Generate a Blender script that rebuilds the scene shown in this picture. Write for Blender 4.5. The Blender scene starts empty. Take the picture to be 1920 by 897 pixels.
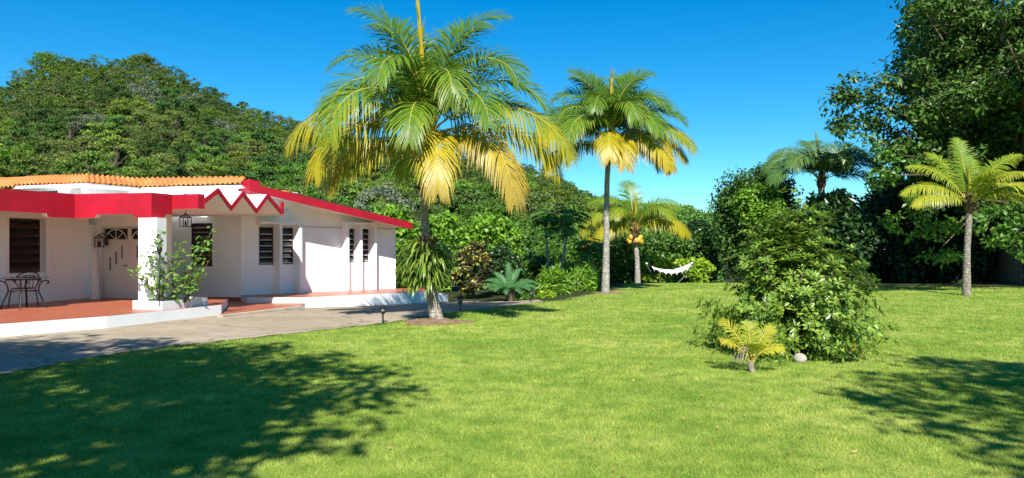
import bpy, math, random
import numpy as np
R_ = math.radians
rng = np.random.default_rng(11)
random.seed(11)
SC = bpy.context.scene
COL = SC.collection

# ------------------------------------------------------------------ camera, sky, sun, exposure
CH, F, HY = 1.75, 1400.0, 464.0
cam = bpy.data.objects.new('camera', bpy.data.cameras.new('camera'))
COL.objects.link(cam)
cam.location = (0, 0, CH)
cam.rotation_euler = (R_(90), 0, 0)
cam.data.sensor_width = 36
cam.data.lens = F / 1920 * 36
cam.data.shift_y = 15.5 / 1920
cam.data.clip_end = 6000
SC.camera = cam

LD = np.array([-0.03, 1.0, -0.93]); LD = LD / np.linalg.norm(LD)      # direction the sunlight travels
SUN_EL = math.asin(-LD[2])
world = bpy.data.worlds.new('World'); SC.world = world
world.use_nodes = True
wn = world.node_tree.nodes; wl = world.node_tree.links
wn.clear()
wo = wn.new('ShaderNodeOutputWorld'); bg = wn.new('ShaderNodeBackground'); sk = wn.new('ShaderNodeTexSky')
sk.sky_type = 'NISHITA'; sk.sun_disc = False
sk.sun_elevation = SUN_EL; sk.sun_rotation = R_(177)
sk.air_density = 1.0; sk.dust_density = 0.0; sk.ozone_density = 3.0; sk.altitude = 200
hs = wn.new('ShaderNodeHueSaturation'); hs.inputs['Saturation'].default_value = 1.5; hs.inputs['Hue'].default_value = 0.488
hs.inputs['Value'].default_value = 1.0
wl.new(sk.outputs[0], hs.inputs['Color']); mt = wn.new('ShaderNodeMix'); mt.data_type = 'RGBA'; mt.blend_type = 'MULTIPLY'; mt.inputs[0].default_value = 1.0; mt.inputs[7].default_value = (.50, .86, 1.0, 1)
wl.new(hs.outputs[0], mt.inputs[6]); wl.new(mt.outputs[2], bg.inputs[0]); wl.new(bg.outputs[0], wo.inputs[0])
bg.inputs[1].default_value = 0.07
sun = bpy.data.objects.new('sun', bpy.data.lights.new('sun', 'SUN')); COL.objects.link(sun)
sun.data.energy = 4.2; sun.data.angle = R_(0.5); sun.data.color = (1.0, 0.96, 0.89)
from mathutils import Vector
sun.rotation_euler = Vector(LD).to_track_quat('-Z', 'Y').to_euler()
sun.location = (0, -20, 30)
SC.view_settings.view_transform = 'Standard'; SC.view_settings.look = 'None'
SC.view_settings.exposure = 1.1; SC.view_settings.gamma = 1; SC.view_settings.use_curve_mapping = False
SC.render.engine = 'CYCLES'
SC.cycles.max_bounces = 7; SC.cycles.transparent_max_bounces = 4
SC.cycles.diffuse_bounces = 5; SC.cycles.glossy_bounces = 2; SC.cycles.transmission_bounces = 3

# ------------------------------------------------------------------ materials
def new_mat(name):
    m = bpy.data.materials.new(name); m.use_nodes = True
    nt = m.node_tree; nt.nodes.clear()
    o = nt.nodes.new('ShaderNodeOutputMaterial')
    return m, nt, o
def N(nt, t, **kw):
    n = nt.nodes.new(t)
    for k, v in kw.items(): setattr(n, k, v)
    return n
def ramp(nt, fac, stops):
    r = N(nt, 'ShaderNodeValToRGB'); e = r.color_ramp.elements
    while len(e) > 1: e.remove(e[-1])
    e[0].position = stops[0][0]; e[0].color = (*stops[0][1], 1)
    for p, c in stops[1:]:
        x = e.new(p); x.color = (*c, 1)
    nt.links.new(fac, r.inputs[0]); return r.outputs[0]
def noise(nt, scale, detail=4, rough=.55, coord='Object', vec=None, stretch=None):
    n = N(nt, 'ShaderNodeTexNoise'); n.inputs['Scale'].default_value = scale
    n.inputs['Detail'].default_value = detail; n.inputs['Roughness'].default_value = rough
    c = N(nt, 'ShaderNodeTexCoord'); src = c.outputs[coord]
    if stretch:
        mp = N(nt, 'ShaderNodeMapping'); mp.inputs['Scale'].default_value = stretch
        nt.links.new(src, mp.inputs[0]); src = mp.outputs[0]
    nt.links.new(src, n.inputs['Vector'])
    return n.outputs['Fac']
def mixc(nt, fac, a, b, mode='MIX'):
    m = N(nt, 'ShaderNodeMix', data_type='RGBA', blend_type=mode)
    if isinstance(fac, (int, float)): m.inputs[0].default_value = fac
    else: nt.links.new(fac, m.inputs[0])
    for i, x in ((6, a), (7, b)):
        if isinstance(x, tuple): m.inputs[i].default_value = (*x, 1)
        else: nt.links.new(x, m.inputs[i])
    return m.outputs[2]
def principled(nt, o, col, rough=.6, spec=.3, metal=0, bump=None, bstr=.2, bdist=.02):
    p = N(nt, 'ShaderNodeBsdfPrincipled')
    if isinstance(col, tuple): p.inputs['Base Color'].default_value = (*col, 1)
    else: nt.links.new(col, p.inputs['Base Color'])
    p.inputs['Roughness'].default_value = rough; p.inputs['Specular IOR Level'].default_value = spec
    p.inputs['Metallic'].default_value = metal
    if bump is not None:
        b = N(nt, 'ShaderNodeBump'); b.inputs['Strength'].default_value = bstr; b.inputs['Distance'].default_value = bdist
        nt.links.new(bump, b.inputs['Height']); nt.links.new(b.outputs[0], p.inputs['Normal'])
    nt.links.new(p.outputs[0], o.inputs[0]); return p
def worn(name, col, dark=.8, scale=1.5, rough=.6, spec=.3, metal=0, bscale=40, bstr=.15):
    m, nt, o = new_mat(name)
    n = noise(nt, scale, 6, .6)
    c = ramp(nt, n, [(.3, tuple(x * dark for x in col)), (.62, col)])
    principled(nt, o, c, rough, spec, metal, noise(nt, bscale, 3), bstr, .01)
    return m
def leaf_mat(name, a, b, trans=.3, rough=.45, spec=.35, objvar=0.0):
    m, nt, o = new_mat(name)
    g = N(nt, 'ShaderNodeNewGeometry')
    c = ramp(nt, g.outputs['Random Per Island'], [(0, a), (.75, b), (1, tuple(min(1, x * 1.25) for x in b))])
    if objvar:
        oi = N(nt, 'ShaderNodeObjectInfo')
        h = N(nt, 'ShaderNodeHueSaturation')
        mr = N(nt, 'ShaderNodeMapRange'); mr.inputs[3].default_value = .5 - .04 * objvar; mr.inputs[4].default_value = .5 + .03 * objvar
        nt.links.new(oi.outputs['Random'], mr.inputs[0]); nt.links.new(mr.outputs[0], h.inputs['Hue'])
        mul = N(nt, 'ShaderNodeMath', operation='MULTIPLY'); mul.inputs[1].default_value = 7.13
        fr = N(nt, 'ShaderNodeMath', operation='FRACT'); nt.links.new(oi.outputs['Random'], mul.inputs[0]); nt.links.new(mul.outputs[0], fr.inputs[0])
        mv = N(nt, 'ShaderNodeMapRange'); mv.inputs[3].default_value = 1 - .42 * objvar; mv.inputs[4].default_value = 1 + .35 * objvar
        nt.links.new(fr.outputs[0], mv.inputs[0]); nt.links.new(mv.outputs[0], h.inputs['Value'])
        nt.links.new(c, h.inputs['Color']); c = h.outputs[0]
    p = principled(nt, o, c, rough, spec)
    t = N(nt, 'ShaderNodeBsdfTranslucent'); nt.links.new(c, t.inputs[0])
    mx = N(nt, 'ShaderNodeMixShader'); mx.inputs[0].default_value = trans
    nt.links.new(p.outputs[0], mx.inputs[1]); nt.links.new(t.outputs[0], mx.inputs[2]); nt.links.new(mx.outputs[0], o.inputs[0])
    return m
def frond_mat(name, green, mid, yellow):
    """leaflets, from green through lime to yellow by the frond's own age (attribute tint)"""
    m, nt, o = new_mat(name)
    at = N(nt, 'ShaderNodeAttribute'); at.attribute_name = 'tint'
    g = N(nt, 'ShaderNodeNewGeometry')
    ad = N(nt, 'ShaderNodeMath', operation='MULTIPLY_ADD'); ad.inputs[1].default_value = .22; 
    nt.links.new(g.outputs['Random Per Island'], ad.inputs[0]); nt.links.new(at.outputs['Fac'], ad.inputs[2])
    c = ramp(nt, ad.outputs[0], [(.08, green), (.46, mid), (.92, yellow), (1.0, (.40, .29, .05))])
    p = principled(nt, o, c, .42, .4)
    t = N(nt, 'ShaderNodeBsdfTranslucent'); nt.links.new(c, t.inputs[0])
    mx = N(nt, 'ShaderNodeMixShader'); mx.inputs[0].default_value = .3
    nt.links.new(p.outputs[0], mx.inputs[1]); nt.links.new(t.outputs[0], mx.inputs[2]); nt.links.new(mx.outputs[0], o.inputs[0])
    return m

M = {}
def paint_white(name, col):
    m, nt, o = new_mat(name)
    n = noise(nt, .9, 7, .65, stretch=(1, 1, .35)); n4 = noise(nt, 4.5, 5, .7, stretch=(1, 1, .10)); c = ramp(nt, n, [(.25, tuple(x * .9 for x in col)), (.6, col)])
    n2 = noise(nt, 6, 5, .7); c = mixc(nt, ramp(nt, n2, [(.62, (0, 0, 0)), (.8, (.22, .22, .22))]), c, (.55, .52, .47))
    c = mixc(nt, ramp(nt, n4, [(.56, (0, 0, 0)), (.76, (.14, .14, .14))]), c, (.42, .39, .34))
    principled(nt, o, c, .75, .2, 0, noise(nt, 60, 4), .25, .008); return m
M['white'] = paint_white('white_wall_paint', (.88, .87, .86))
M['curbwhite'] = paint_white('white_curb_paint', (.74, .75, .75))
M['red'] = worn('red_fascia_paint', (.42, .008, .025), .72, 1.2, .5, .35)
def tile_mat():
    m, nt, o = new_mat('terracotta_roof_tile')
    n = noise(nt, 1.3, 5, .6); n2 = noise(nt, 9, 4, .6)
    c = ramp(nt, n, [(.3, (.44, .135, .04)), (.55, (.58, .19, .055)), (.75, (.64, .27, .105))])
    c = mixc(nt, ramp(nt, n2, [(.55, (0, 0, 0)), (.75, (.45, .45, .45))]), c, (.33, .11, .04))
    principled(nt, o, c, .75, .2, 0, n2, .2, .01); return m
M['tile'] = tile_mat()
def patio_mat():
    m, nt, o = new_mat('terracotta_floor_tile')
    b = N(nt, 'ShaderNodeTexBrick'); c = N(nt, 'ShaderNodeTexCoord'); mp = N(nt, 'ShaderNodeMapping')
    mp.inputs['Rotation'].default_value = (0, 0, R_(19)); nt.links.new(c.outputs['Object'], mp.inputs[0]); nt.links.new(mp.outputs[0], b.inputs['Vector'])
    b.offset = 0; b.inputs['Scale'].default_value = 1; b.inputs['Brick Width'].default_value = .33; b.inputs['Row Height'].default_value = .33
    b.inputs['Mortar Size'].default_value = .006; b.inputs['Color1'].default_value = (.40, .115, .055, 1); b.inputs['Color2'].default_value = (.36, .10, .05, 1)
    b.inputs['Mortar'].default_value = (.24, .09, .06, 1)
    n = noise(nt, 1.6, 6, .65); col = mixc(nt, ramp(nt, n, [(.45, (0, 0, 0)), (.75, (.4, .4, .4))]), b.outputs[0], (.46, .17, .10))
    principled(nt, o, col, .38, .4, 0, b.outputs['Fac'], .15, .004); return m
M['patio'] = patio_mat()
def concrete():
    m, nt, o = new_mat('weathered_concrete')
    n = noise(nt, .45, 7, .65); n2 = noise(nt, 3.2, 7, .7); n3 = noise(nt, 45, 3, .6)
    c = ramp(nt, n, [(.3, (.27, .215, .145)), (.5, (.36, .295, .205)), (.7, (.44, .365, .26))])
    c = mixc(nt, ramp(nt, n2, [(.35, (.55, .55, .55)), (.55, (0, 0, 0))]), c, (.24, .19, .135))
    c = mixc(nt, ramp(nt, n3, [(.4, (.25, .25, .25)), (.6, (0, 0, 0))]), c, (.18, .16, .13))
    v = N(nt, 'ShaderNodeTexBrick'); co = N(nt, 'ShaderNodeTexCoord'); mp = N(nt, 'ShaderNodeMapping')
    mp.inputs['Rotation'].default_value = (0, 0, R_(-48)); nt.links.new(co.outputs['Object'], mp.inputs[0]); nt.links.new(mp.outputs[0], v.inputs['Vector'])
    v.inputs['Scale'].default_value = 1; v.inputs['Brick Width'].default_value = 3.6; v.inputs['Row Height'].default_value = 2.7; v.inputs['Mortar Size'].default_value = .012
    v.offset = .0
    c = mixc(nt, v.outputs['Fac'], c, (.46, .41, .33))
    vo = N(nt, 'ShaderNodeTexVoronoi', feature='DISTANCE_TO_EDGE'); vo.inputs['Scale'].default_value = .28
    ad = N(nt, 'ShaderNodeVectorMath', operation='ADD'); sc = N(nt, 'ShaderNodeVectorMath', operation='SCALE'); nz = N(nt, 'ShaderNodeTexNoise'); nz.inputs['Scale'].default_value = 1.2; nz.inputs['Detail'].default_value = 5
    nt.links.new(co.outputs['Object'], nz.inputs['Vector']); nt.links.new(nz.outputs['Color'], sc.inputs[0]); sc.inputs['Scale'].default_value = 1.3
    nt.links.new(co.outputs['Object'], ad.inputs[0]); nt.links.new(sc.outputs[0], ad.inputs[1]); nt.links.new(ad.outputs[0], vo.inputs['Vector'])
    c = mixc(nt, ramp(nt, vo.outputs['Distance'], [(.0, (.75, .75, .75)), (.006, (.5, .5, .5)), (.012, (0, 0, 0))]), c, (.13, .105, .075))
    principled(nt, o, c, .85, .15, 0, n3, .3, .01); return m
M['concrete'] = concrete()
M['kerb'] = worn('pale_concrete_edge', (.46, .41, .32), .7, 3, .8, .2)
M['bronze'] = worn('dark_bronze_aluminium', (.045, .03, .026), .7, 4, .4, .5)
M['louvre'] = worn('dark_brown_louvre', (.06, .036, .032), .7, 4, .35, .5)
M['glassl'] = worn('dark_glass_louvre', (.02, .022, .024), .7, 4, .08, .6)
M['greyframe'] = worn('grey_louvre_rail', (.50, .48, .45), .8, 6, .4, .5)
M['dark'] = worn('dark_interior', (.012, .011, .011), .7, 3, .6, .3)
M['iron'] = worn('black_wrought_iron', (.018, .018, .02), .7, 10, .45, .5)
M['glass'] = worn('smoky_lantern_glass', (.30, .30, .27), .8, 8, .15, .5)
M['tableglass'] = worn('dark_table_glass', (.05, .065, .065), .8, 8, .06, .7)
M['doorwhite'] = worn('cream_door_paint', (.66, .62, .56), .92, 2, .5, .35)
M['soil'] = worn('brown_soil', (.24, .155, .10), .6, 5, .95, .05, 0, 25, .6)
M['bedsoil'] = worn('dark_bed_soil', (.06, .042, .03), .6, 3, .95, .05, 0, 25, .6)
M['cloth'] = worn('white_cotton', (.74, .74, .78), .85, 4, .85, .1)
M['stone'] = worn('pale_boulder', (.42, .38, .33), .6, 8, .85, .15, 0, 18, .6)
M['greymetal'] = worn('grey_green_steel', (.10, .12, .11), .7, 6, .5, .4)
M['coconut'] = worn('yellow_coconut_husk', (.62, .36, .05), .75, 6, .5, .35)
M['fibre'] = worn('brown_palm_fibre', (.16, .09, .05), .6, 14, .9, .1)
M['yellowstalk'] = worn('yellow_palm_stalk', (.52, .40, .06), .7, 4, .5, .35)
def bark(name, a, b, ringscale=5.0, lichen=None):
    m, nt, o = new_mat(name)
    w = N(nt, 'ShaderNodeTexWave', wave_type='BANDS', bands_direction='Z'); w.inputs['Scale'].default_value = ringscale
    w.inputs['Distortion'].default_value = 9; w.inputs['Detail'].default_value = 3; w.inputs['Detail Scale'].default_value = 2
    c0 = N(nt, 'ShaderNodeTexCoord'); nt.links.new(c0.outputs['Object'], w.inputs['Vector'])
    n = noise(nt, 9, 6, .75)
    c = mixc(nt, ramp(nt, w.outputs['Fac'], [(.0, (.25, .25, .25)), (.4, (.55, .55, .55)), (1, (.8, .8, .8))]), a, b)
    c = mixc(nt, ramp(nt, n, [(.35, (.75, .75, .75)), (.6, (0, 0, 0))]), c, tuple(x * .5 for x in a))
    if lichen: c = mixc(nt, ramp(nt, noise(nt, 11, 5, .7), [(.5, (0, 0, 0)), (.62, (.8, .8, .8))]), c, lichen)
    principled(nt, o, c, .9, .1, 0, w.outputs['Fac'], .5, .02); return m
M['palmbark'] = bark('palm_bark', (.21, .17, .125), (.34, .295, .235), 4.5, (.44, .40, .34))
M['palmbark2'] = bark('grey_palm_bark', (.24, .215, .18), (.36, .33, .285), 4.0, (.48, .455, .41))
M['palmbark3'] = bark('lichened_palm_bark', (.17, .135, .10), (.28, .24, .19), 4.0, (.38, .40, .36))
M['bark'] = bark('brown_bark', (.10, .075, .055), (.17, .135, .10), 2.0)
M['palebark'] = bark('pale_bark', (.33, .29, .23), (.46, .42, .35), 2.0)

M['frond'] = frond_mat('coconut_leaflets', (.036, .105, .013), (.125, .235, .016), (.48, .37, .012))
M['frondyoung'] = frond_mat('young_coconut_leaflets', (.07, .155, .016), (.19, .285, .02), (.46, .41, .024))
M['frondroyal'] = frond_mat('royal_palm_leaflets', (.05, .125, .04), (.10, .20, .045), (.28, .34, .04))
M['cycad'] = frond_mat('cycad_leaflets', (.05, .16, .05), (.09, .22, .06), (.20, .28, .06))
M['hill1'] = leaf_mat('hill_foliage', (.06, .13, .02), (.155, .265, .04), .25, .6, .2, 1.0)
M['hill2'] = leaf_mat('hill_foliage_pale', (.16, .24, .035), (.27, .35, .06), .25, .6, .2, .2)
M['hill3'] = leaf_mat('hill_foliage_grey', (.10, .14, .08), (.20, .24, .15), .25, .6, .2, .3)
M['under'] = leaf_mat('undergrowth_leaves', (.04, .09, .014), (.105, .19, .026), .2, .6, .2)
M['bright'] = leaf_mat('bright_broad_leaves', (.075, .18, .014), (.19, .36, .026), .32, .4, .4)
M['mid'] = leaf_mat('mid_green_leaves', (.042, .115, .014), (.105, .22, .025), .3, .42, .4)
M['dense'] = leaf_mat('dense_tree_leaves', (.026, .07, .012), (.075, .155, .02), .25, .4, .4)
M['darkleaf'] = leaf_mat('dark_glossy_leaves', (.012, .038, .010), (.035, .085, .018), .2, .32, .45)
M['lime'] = leaf_mat('lime_leaves', (.17, .31, .02), (.33, .47, .03), .35, .4, .4)
M['schef'] = leaf_mat('umbrella_leaves', (.06, .13, .017), (.23, .345, .042), .3, .33, .45)
M['crotony'] = leaf_mat('yellow_croton_leaves', (.26, .25, .04), (.44, .39, .07), .25, .4, .4)
M['crotond'] = leaf_mat('dark_croton_leaves', (.05, .022, .014), (.045, .065, .02), .2, .4, .4)
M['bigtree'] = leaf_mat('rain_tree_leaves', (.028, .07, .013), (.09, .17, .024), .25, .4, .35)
M['strap'] = leaf_mat('strap_leaves', (.07, .15, .018), (.20, .28, .035), .3, .4, .4)
M['redstrap'] = leaf_mat('red_brown_strap_leaves', (.16, .05, .03), (.28, .10, .05), .2, .5, .3)
M['blossom'] = leaf_mat('yellow_blossom', (.65, .42, .02), (.75, .55, .05), .3, .5, .2)
M['orangeleaf'] = leaf_mat('orange_flower', (.6, .14, .02), (.7, .25, .03), .3, .5, .2)
M['hibiscus'] = leaf_mat('shrub_leaves', (.07, .16, .02), (.17, .31, .04), .3, .4, .4)
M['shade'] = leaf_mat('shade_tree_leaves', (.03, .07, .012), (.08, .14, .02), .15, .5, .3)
def grass_mat():
    m, nt, o = new_mat('grass_blades')
    g = N(nt, 'ShaderNodeNewGeometry'); n1 = noise(nt, .42, 6, .68); n2 = noise(nt, 2.6, 5, .7)
    a = ramp(nt, n1, [(.34, (.23, .345, .045)), (.5, (.37, .46, .078)), (.66, (.51, .55, .13))])
    a = mixc(nt, ramp(nt, n2, [(.40, (.75, .75, .75)), (.56, (0, 0, 0))]), a, (.14, .255, .026))
    a = mixc(nt, ramp(nt, noise(nt, 5.5, 4, .7), [(.58, (0, 0, 0)), (.70, (.6, .6, .6))]), a, (.52, .52, .14))
    k = ramp(nt, g.outputs['Random Per Island'], [(0, (.68, .72, .66)), (.6, (1, 1, 1)), (.92, (1.15, 1.12, 1.3)), (1, (1.4, 1.25, 1.8))])
    c = mixc(nt, 1.0, a, k, 'MULTIPLY')
    p = principled(nt, o, c, .55, .2); t = N(nt, 'ShaderNodeBsdfTranslucent'); nt.links.new(c, t.inputs[0])
    mx = N(nt, 'ShaderNodeMixShader'); mx.inputs[0].default_value = .3
    nt.links.new(p.outputs[0], mx.inputs[1]); nt.links.new(t.outputs[0], mx.inputs[2]); nt.links.new(mx.outputs[0], o.inputs[0]); return m
M['grass'] = grass_mat()

# ------------------------------------------------------------------ mesh helpers
class MB:
    def __init__(s): s.V = []; s.F = []; s.T = []; s.n = 0
    def add(s, v, f, mat=0, tint=0.0):
        v = np.asarray(v, float).reshape(-1, 3); f = np.asarray(f, int)
        if f.ndim == 1: f = f[None]
        s.V.append(v); s.F.append((f + s.n, mat)); s.n += len(v)
        s.T.append(np.broadcast_to(np.asarray(tint, float), (len(v),)))
    def box(s, c, size, ax=(1, 0), mat=0):
        """centre, full sizes; ax = horizontal direction of the box's own x"""
        ax = np.array([ax[0], ax[1], 0.]); ax /= np.linalg.norm(ax); ay = np.array([-ax[1], ax[0], 0.]); az = np.array([0, 0, 1.])
        s.obox(c, size, ax, ay, az, mat)
    def obox(s, c, size, ax, ay, az, mat=0):
        c = np.array(c, float); h = np.array(size) / 2
        v = [c + i * h[0] * ax + j * h[1] * ay + k * h[2] * az for k in (-1, 1) for j in (-1, 1) for i in (-1, 1)]
        s.add(v, [[0, 2, 3, 1], [4, 5, 7, 6], [0, 1, 5, 4], [2, 6, 7, 3], [0, 4, 6, 2], [1, 3, 7, 5]], mat)
    def prism(s, poly, z0, z1, mat=0, topmat=None):
        n = len(poly); z0 = np.broadcast_to(z0, (n,)); z1 = np.broadcast_to(z1, (n,))
        a = sum(poly[i][0] * poly[(i + 1) % n][1] - poly[(i + 1) % n][0] * poly[i][1] for i in range(n))
        idx = list(range(n)) if a > 0 else list(range(n))[::-1]
        v = [(poly[i][0], poly[i][1], z0[i]) for i in idx] + [(poly[i][0], poly[i][1], z1[i]) for i in idx]
        s.add(v, [[i, (i + 1) % n, n + (i + 1) % n, n + i] for i in range(n)], mat)
        off = s.n - 2 * n
        s.F.append((np.array([[off + n + i for i in range(n)]]), mat if topmat is None else topmat))
        s.F.append((np.array([[off + i for i in range(n)][::-1]]), mat))
    def hull(s, bottom, top, mat=0):
        """two matching 3D rings"""
        n = len(bottom)
        s.add(list(bottom) + list(top), [[i, (i + 1) % n, n + (i + 1) % n, n + i] for i in range(n)], mat)
        off = s.n - 2 * n
        s.F.append((np.array([[off + n + i for i in range(n)]]), mat)); s.F.append((np.array([[off + i for i in range(n)][::-1]]), mat))
    def tube(s, pts, rad, n=8, mat=0, cap=True, tint=0.0):
        P = np.asarray(pts, float); k = len(P); rad = np.broadcast_to(np.asarray(rad, float), (k,))
        T = np.gradient(P, axis=0); T /= np.linalg.norm(T, axis=1)[:, None] + 1e-9
        ref = np.array([0, 0, 1.]) if abs(T[0][2]) < .9 else np.array([1., 0, 0])
        U = np.cross(T, ref); U /= np.linalg.norm(U, axis=1)[:, None] + 1e-9; W = np.cross(T, U)
        a = np.linspace(0, 2 * np.pi, n, endpoint=False)
        v = P[:, None, :] + rad[:, None, None] * (np.cos(a)[None, :, None] * U[:, None, :] + np.sin(a)[None, :, None] * W[:, None, :])
        i, j = np.meshgrid(np.arange(k - 1), np.arange(n), indexing='ij'); j2 = (j + 1) % n
        f = np.stack([i * n + j, (i + 1) * n + j, (i + 1) * n + j2, i * n + j2], -1).reshape(-1, 4)
        s.add(v.reshape(-1, 3), f, mat, tint)
        if cap:
            off = s.n - k * n
            s.F.append((np.array([[off + x for x in range(n)]]), mat)); s.F.append((np.array([[off + (k - 1) * n + x for x in range(n)][::-1]]), mat))
    def ball(s, c, r, seg=10, ring=7, mat=0, jitter=0, rg=rng):
        r = np.broadcast_to(np.asarray(r, float), (3,)); v = []
        for i in range(ring + 1):
            th = np.pi * i / ring
            for j in range(seg):
                ph = 2 * np.pi * j / seg
                k = 1 + (jitter * rg.normal() if 0 < i < ring else 0)
                v.append([c[0] + r[0] * k * np.sin(th) * np.cos(ph), c[1] + r[1] * k * np.sin(th) * np.sin(ph), c[2] + r[2] * k * np.cos(th)])
        f = [[i * seg + j, (i + 1) * seg + j, (i + 1) * seg + (j + 1) % seg, i * seg + (j + 1) % seg] for i in range(ring) for j in range(seg)]
        s.add(v, f, mat)
    def build(s, name, mats, parent=None, smooth=False, loc=None):
        me = bpy.data.meshes.new(name)
        V = np.concatenate(s.V) if s.V else np.zeros((0, 3))
        if loc is not None: V = V - np.array(loc)
        loops, starts, tots, mi = [], [], [], []; pos = 0
        for f, m in s.F:
            k = f.shape[1]; loops.append(f.ravel()); starts.append(pos + np.arange(len(f)) * k)
            tots.append(np.full(len(f), k)); mi.append(np.full(len(f), m)); pos += f.size
        loops = np.concatenate(loops); starts = np.concatenate(starts); tots = np.concatenate(tots); mi = np.concatenate(mi)
        me.vertices.add(len(V)); me.vertices.foreach_set('co', V.astype(np.float32).ravel())
        me.loops.add(len(loops)); me.loops.foreach_set('vertex_index', loops.astype(np.int32))
        me.polygons.add(len(starts)); me.polygons.foreach_set('loop_start', starts.astype(np.int32))
        me.polygons.foreach_set('loop_total', tots.astype(np.int32))
        if not isinstance(mats, (list, tuple)): mats = [mats]
        for m in mats: me.materials.append(m)
        me.polygons.foreach_set('material_index', mi.astype(np.int32))
        me.polygons.foreach_set('use_smooth', np.full(len(starts), smooth, dtype=bool))
        T = np.concatenate(s.T)
        if np.any(T != 0):
            at = me.attributes.new('tint', 'FLOAT', 'POINT'); at.data.foreach_set('value', T.astype(np.float32))
        me.update(calc_edges=True)
        o = bpy.data.objects.new(name, me); COL.objects.link(o)
        if loc is not None: o.location = loc
        if parent is not None: o.parent = parent
        return o
def tag(o, label=None, cat=None, group=None, kind=None):
    if label: o['label'] = label
    if cat: o['category'] = cat
    if group: o['group'] = group
    if kind: o['kind'] = kind
    return o
def thing(name, label, cat, loc=(0, 0, 0), group=None):
    o = bpy.data.objects.new(name, None); o.empty_display_size = .2; COL.objects.link(o); o.location = loc
    return tag(o, label, cat, group)
def part(mb, name, mats, root, smooth=False, parent=None, label=None):
    """mesh given in world coordinates, hung under the thing `root` (or under its part `parent`)"""
    o = mb.build(name, mats, parent or root, smooth, loc=tuple(root.location))
    o.location = (0, 0, 0)
    if label: o['label'] = label
    return o
def copy_tree(o, parent=None):
    c = o.copy(); COL.objects.link(c)
    if parent is not None: c.parent = parent
    for ch in o.children: copy_tree(ch, c)
    return c

# photo helpers: turn a measured direction into a real position
def G(px, py, z=0.0):
    Y = (CH - z) * F / (py - HY); return np.array([(px - 960) / F * Y, Y])
def ray(px, py, Y): return np.array([(px - 960) / F * Y, Y, CH + (HY - py) / F * Y])
def zat(py, Y): return CH + (HY - py) / F * Y
def sonwall(px, P, d):
    k = (px - 960) / F; return (k * P[1] - P[0]) / (d[0] - k * d[1])

# ------------------------------------------------------------------ terrain
def ss(a, b, x):
    t = np.clip((x - a) / (b - a), 0, 1); return t * t * (3 - 2 * t)
SKY_P = [-400, -150, 0, 60, 110, 160, 260, 330, 400, 440, 500, 560, 620, 800, 1000, 1060, 1110, 1200, 1270, 1330, 1500, 1900, 2600]
SKY_Y = [190, 180, 172, 135, 118, 122, 116, 140, 172, 198, 220, 240, 255, 285, 325, 350, 376, 388, 391, 404, 430, 450, 455]
RD_P = [-400, 560, 800, 1060, 1120, 1250, 2600]
RD_Y = [165, 165, 180, 215, 235, 340, 420]
def hill_R(p): return np.interp(p, RD_P, RD_Y)
def height(x, y):
    x = np.asarray(x, float); y = np.asarray(y, float)
    h = -.18 * ss(19, 25.5, y) * ss(2.5, -1, x)
    h = h + .05 * np.sin(x * .35 + 1.3) * np.sin(y * .27) * ss(4, 8, x)
    yy = np.maximum(y, 6.0); p = np.clip(960 + F * x / yy, -400, 2600)
    R = hill_R(p); top = CH + (HY - np.interp(p, SKY_P, SKY_Y)) / F * R - 4.2
    t = np.clip((y - 58) / (R - 58), 0, 1)
    valley = -2.5 * ss(36, 50, y) * ss(900, 1150, p)
    f = .75 * t + .25 * t * t * (3 - 2 * t)
    h = h + valley * (1 - t) + top * f - np.maximum(y - R, 0) * .12 * ss(0, 1, t)
    return h
def gz(x, y): return float(height(x, y))
# lawn outline and drive outline (world x, y)
near_px = [(-160, 742), (-60, 716), (40, 696), (140, 677), (240, 660), (370, 645), (500, 631), (620, 618), (700, 609), (760, 601), (810, 592), (860, 583)]
near = [G(*p) for p in near_px] + [G(925, 575, -.08), G(985, 571.5, -.13), G(1020, 570, -.13)]
far = [np.array(p) for p in [(-16.5, 12), (-14, 14), (-12.5, 15.6), (-11.2, 17), (-10.2, 18.2), (-9.4, 19.2), (-8.7, 20.2), (-8.0, 21.2), (-7.2, 22.4), (-6.4, 23.2), (-5.6, 24.2), (-4.6, 25.2), (-3.4, 26.3), (-1.6, 26.7), (.9, 25.9)]]
def inpoly(x, y, poly):
    r = np.zeros(x.shape, bool); n = len(poly)
    for i in range(n):
        a, b = poly[i], poly[(i + 1) % n]
        c = ((a[1] > y) != (b[1] > y)) & (x < (b[0] - a[0]) * (y - a[1]) / (b[1] - a[1] + 1e-12) + a[0])
        r ^= c
    return r
drive_poly = [tuple(p) for p in near] + [tuple(p) for p in far[::-1]]
lawn_poly = [tuple(p) for p in near] + [tuple(G(1062, 562)), tuple(G(1100, 554)), tuple(G(1135, 547)), tuple(G(1170, 543)), (5.6, 36.8), (11.5, 37.5), tuple(G(1420, 537)), (17, 32.5), (24, 31), (40, 27), (60, 10), (60, -14), (-60, -14), (-60, 3), (-13, 9)]

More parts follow.
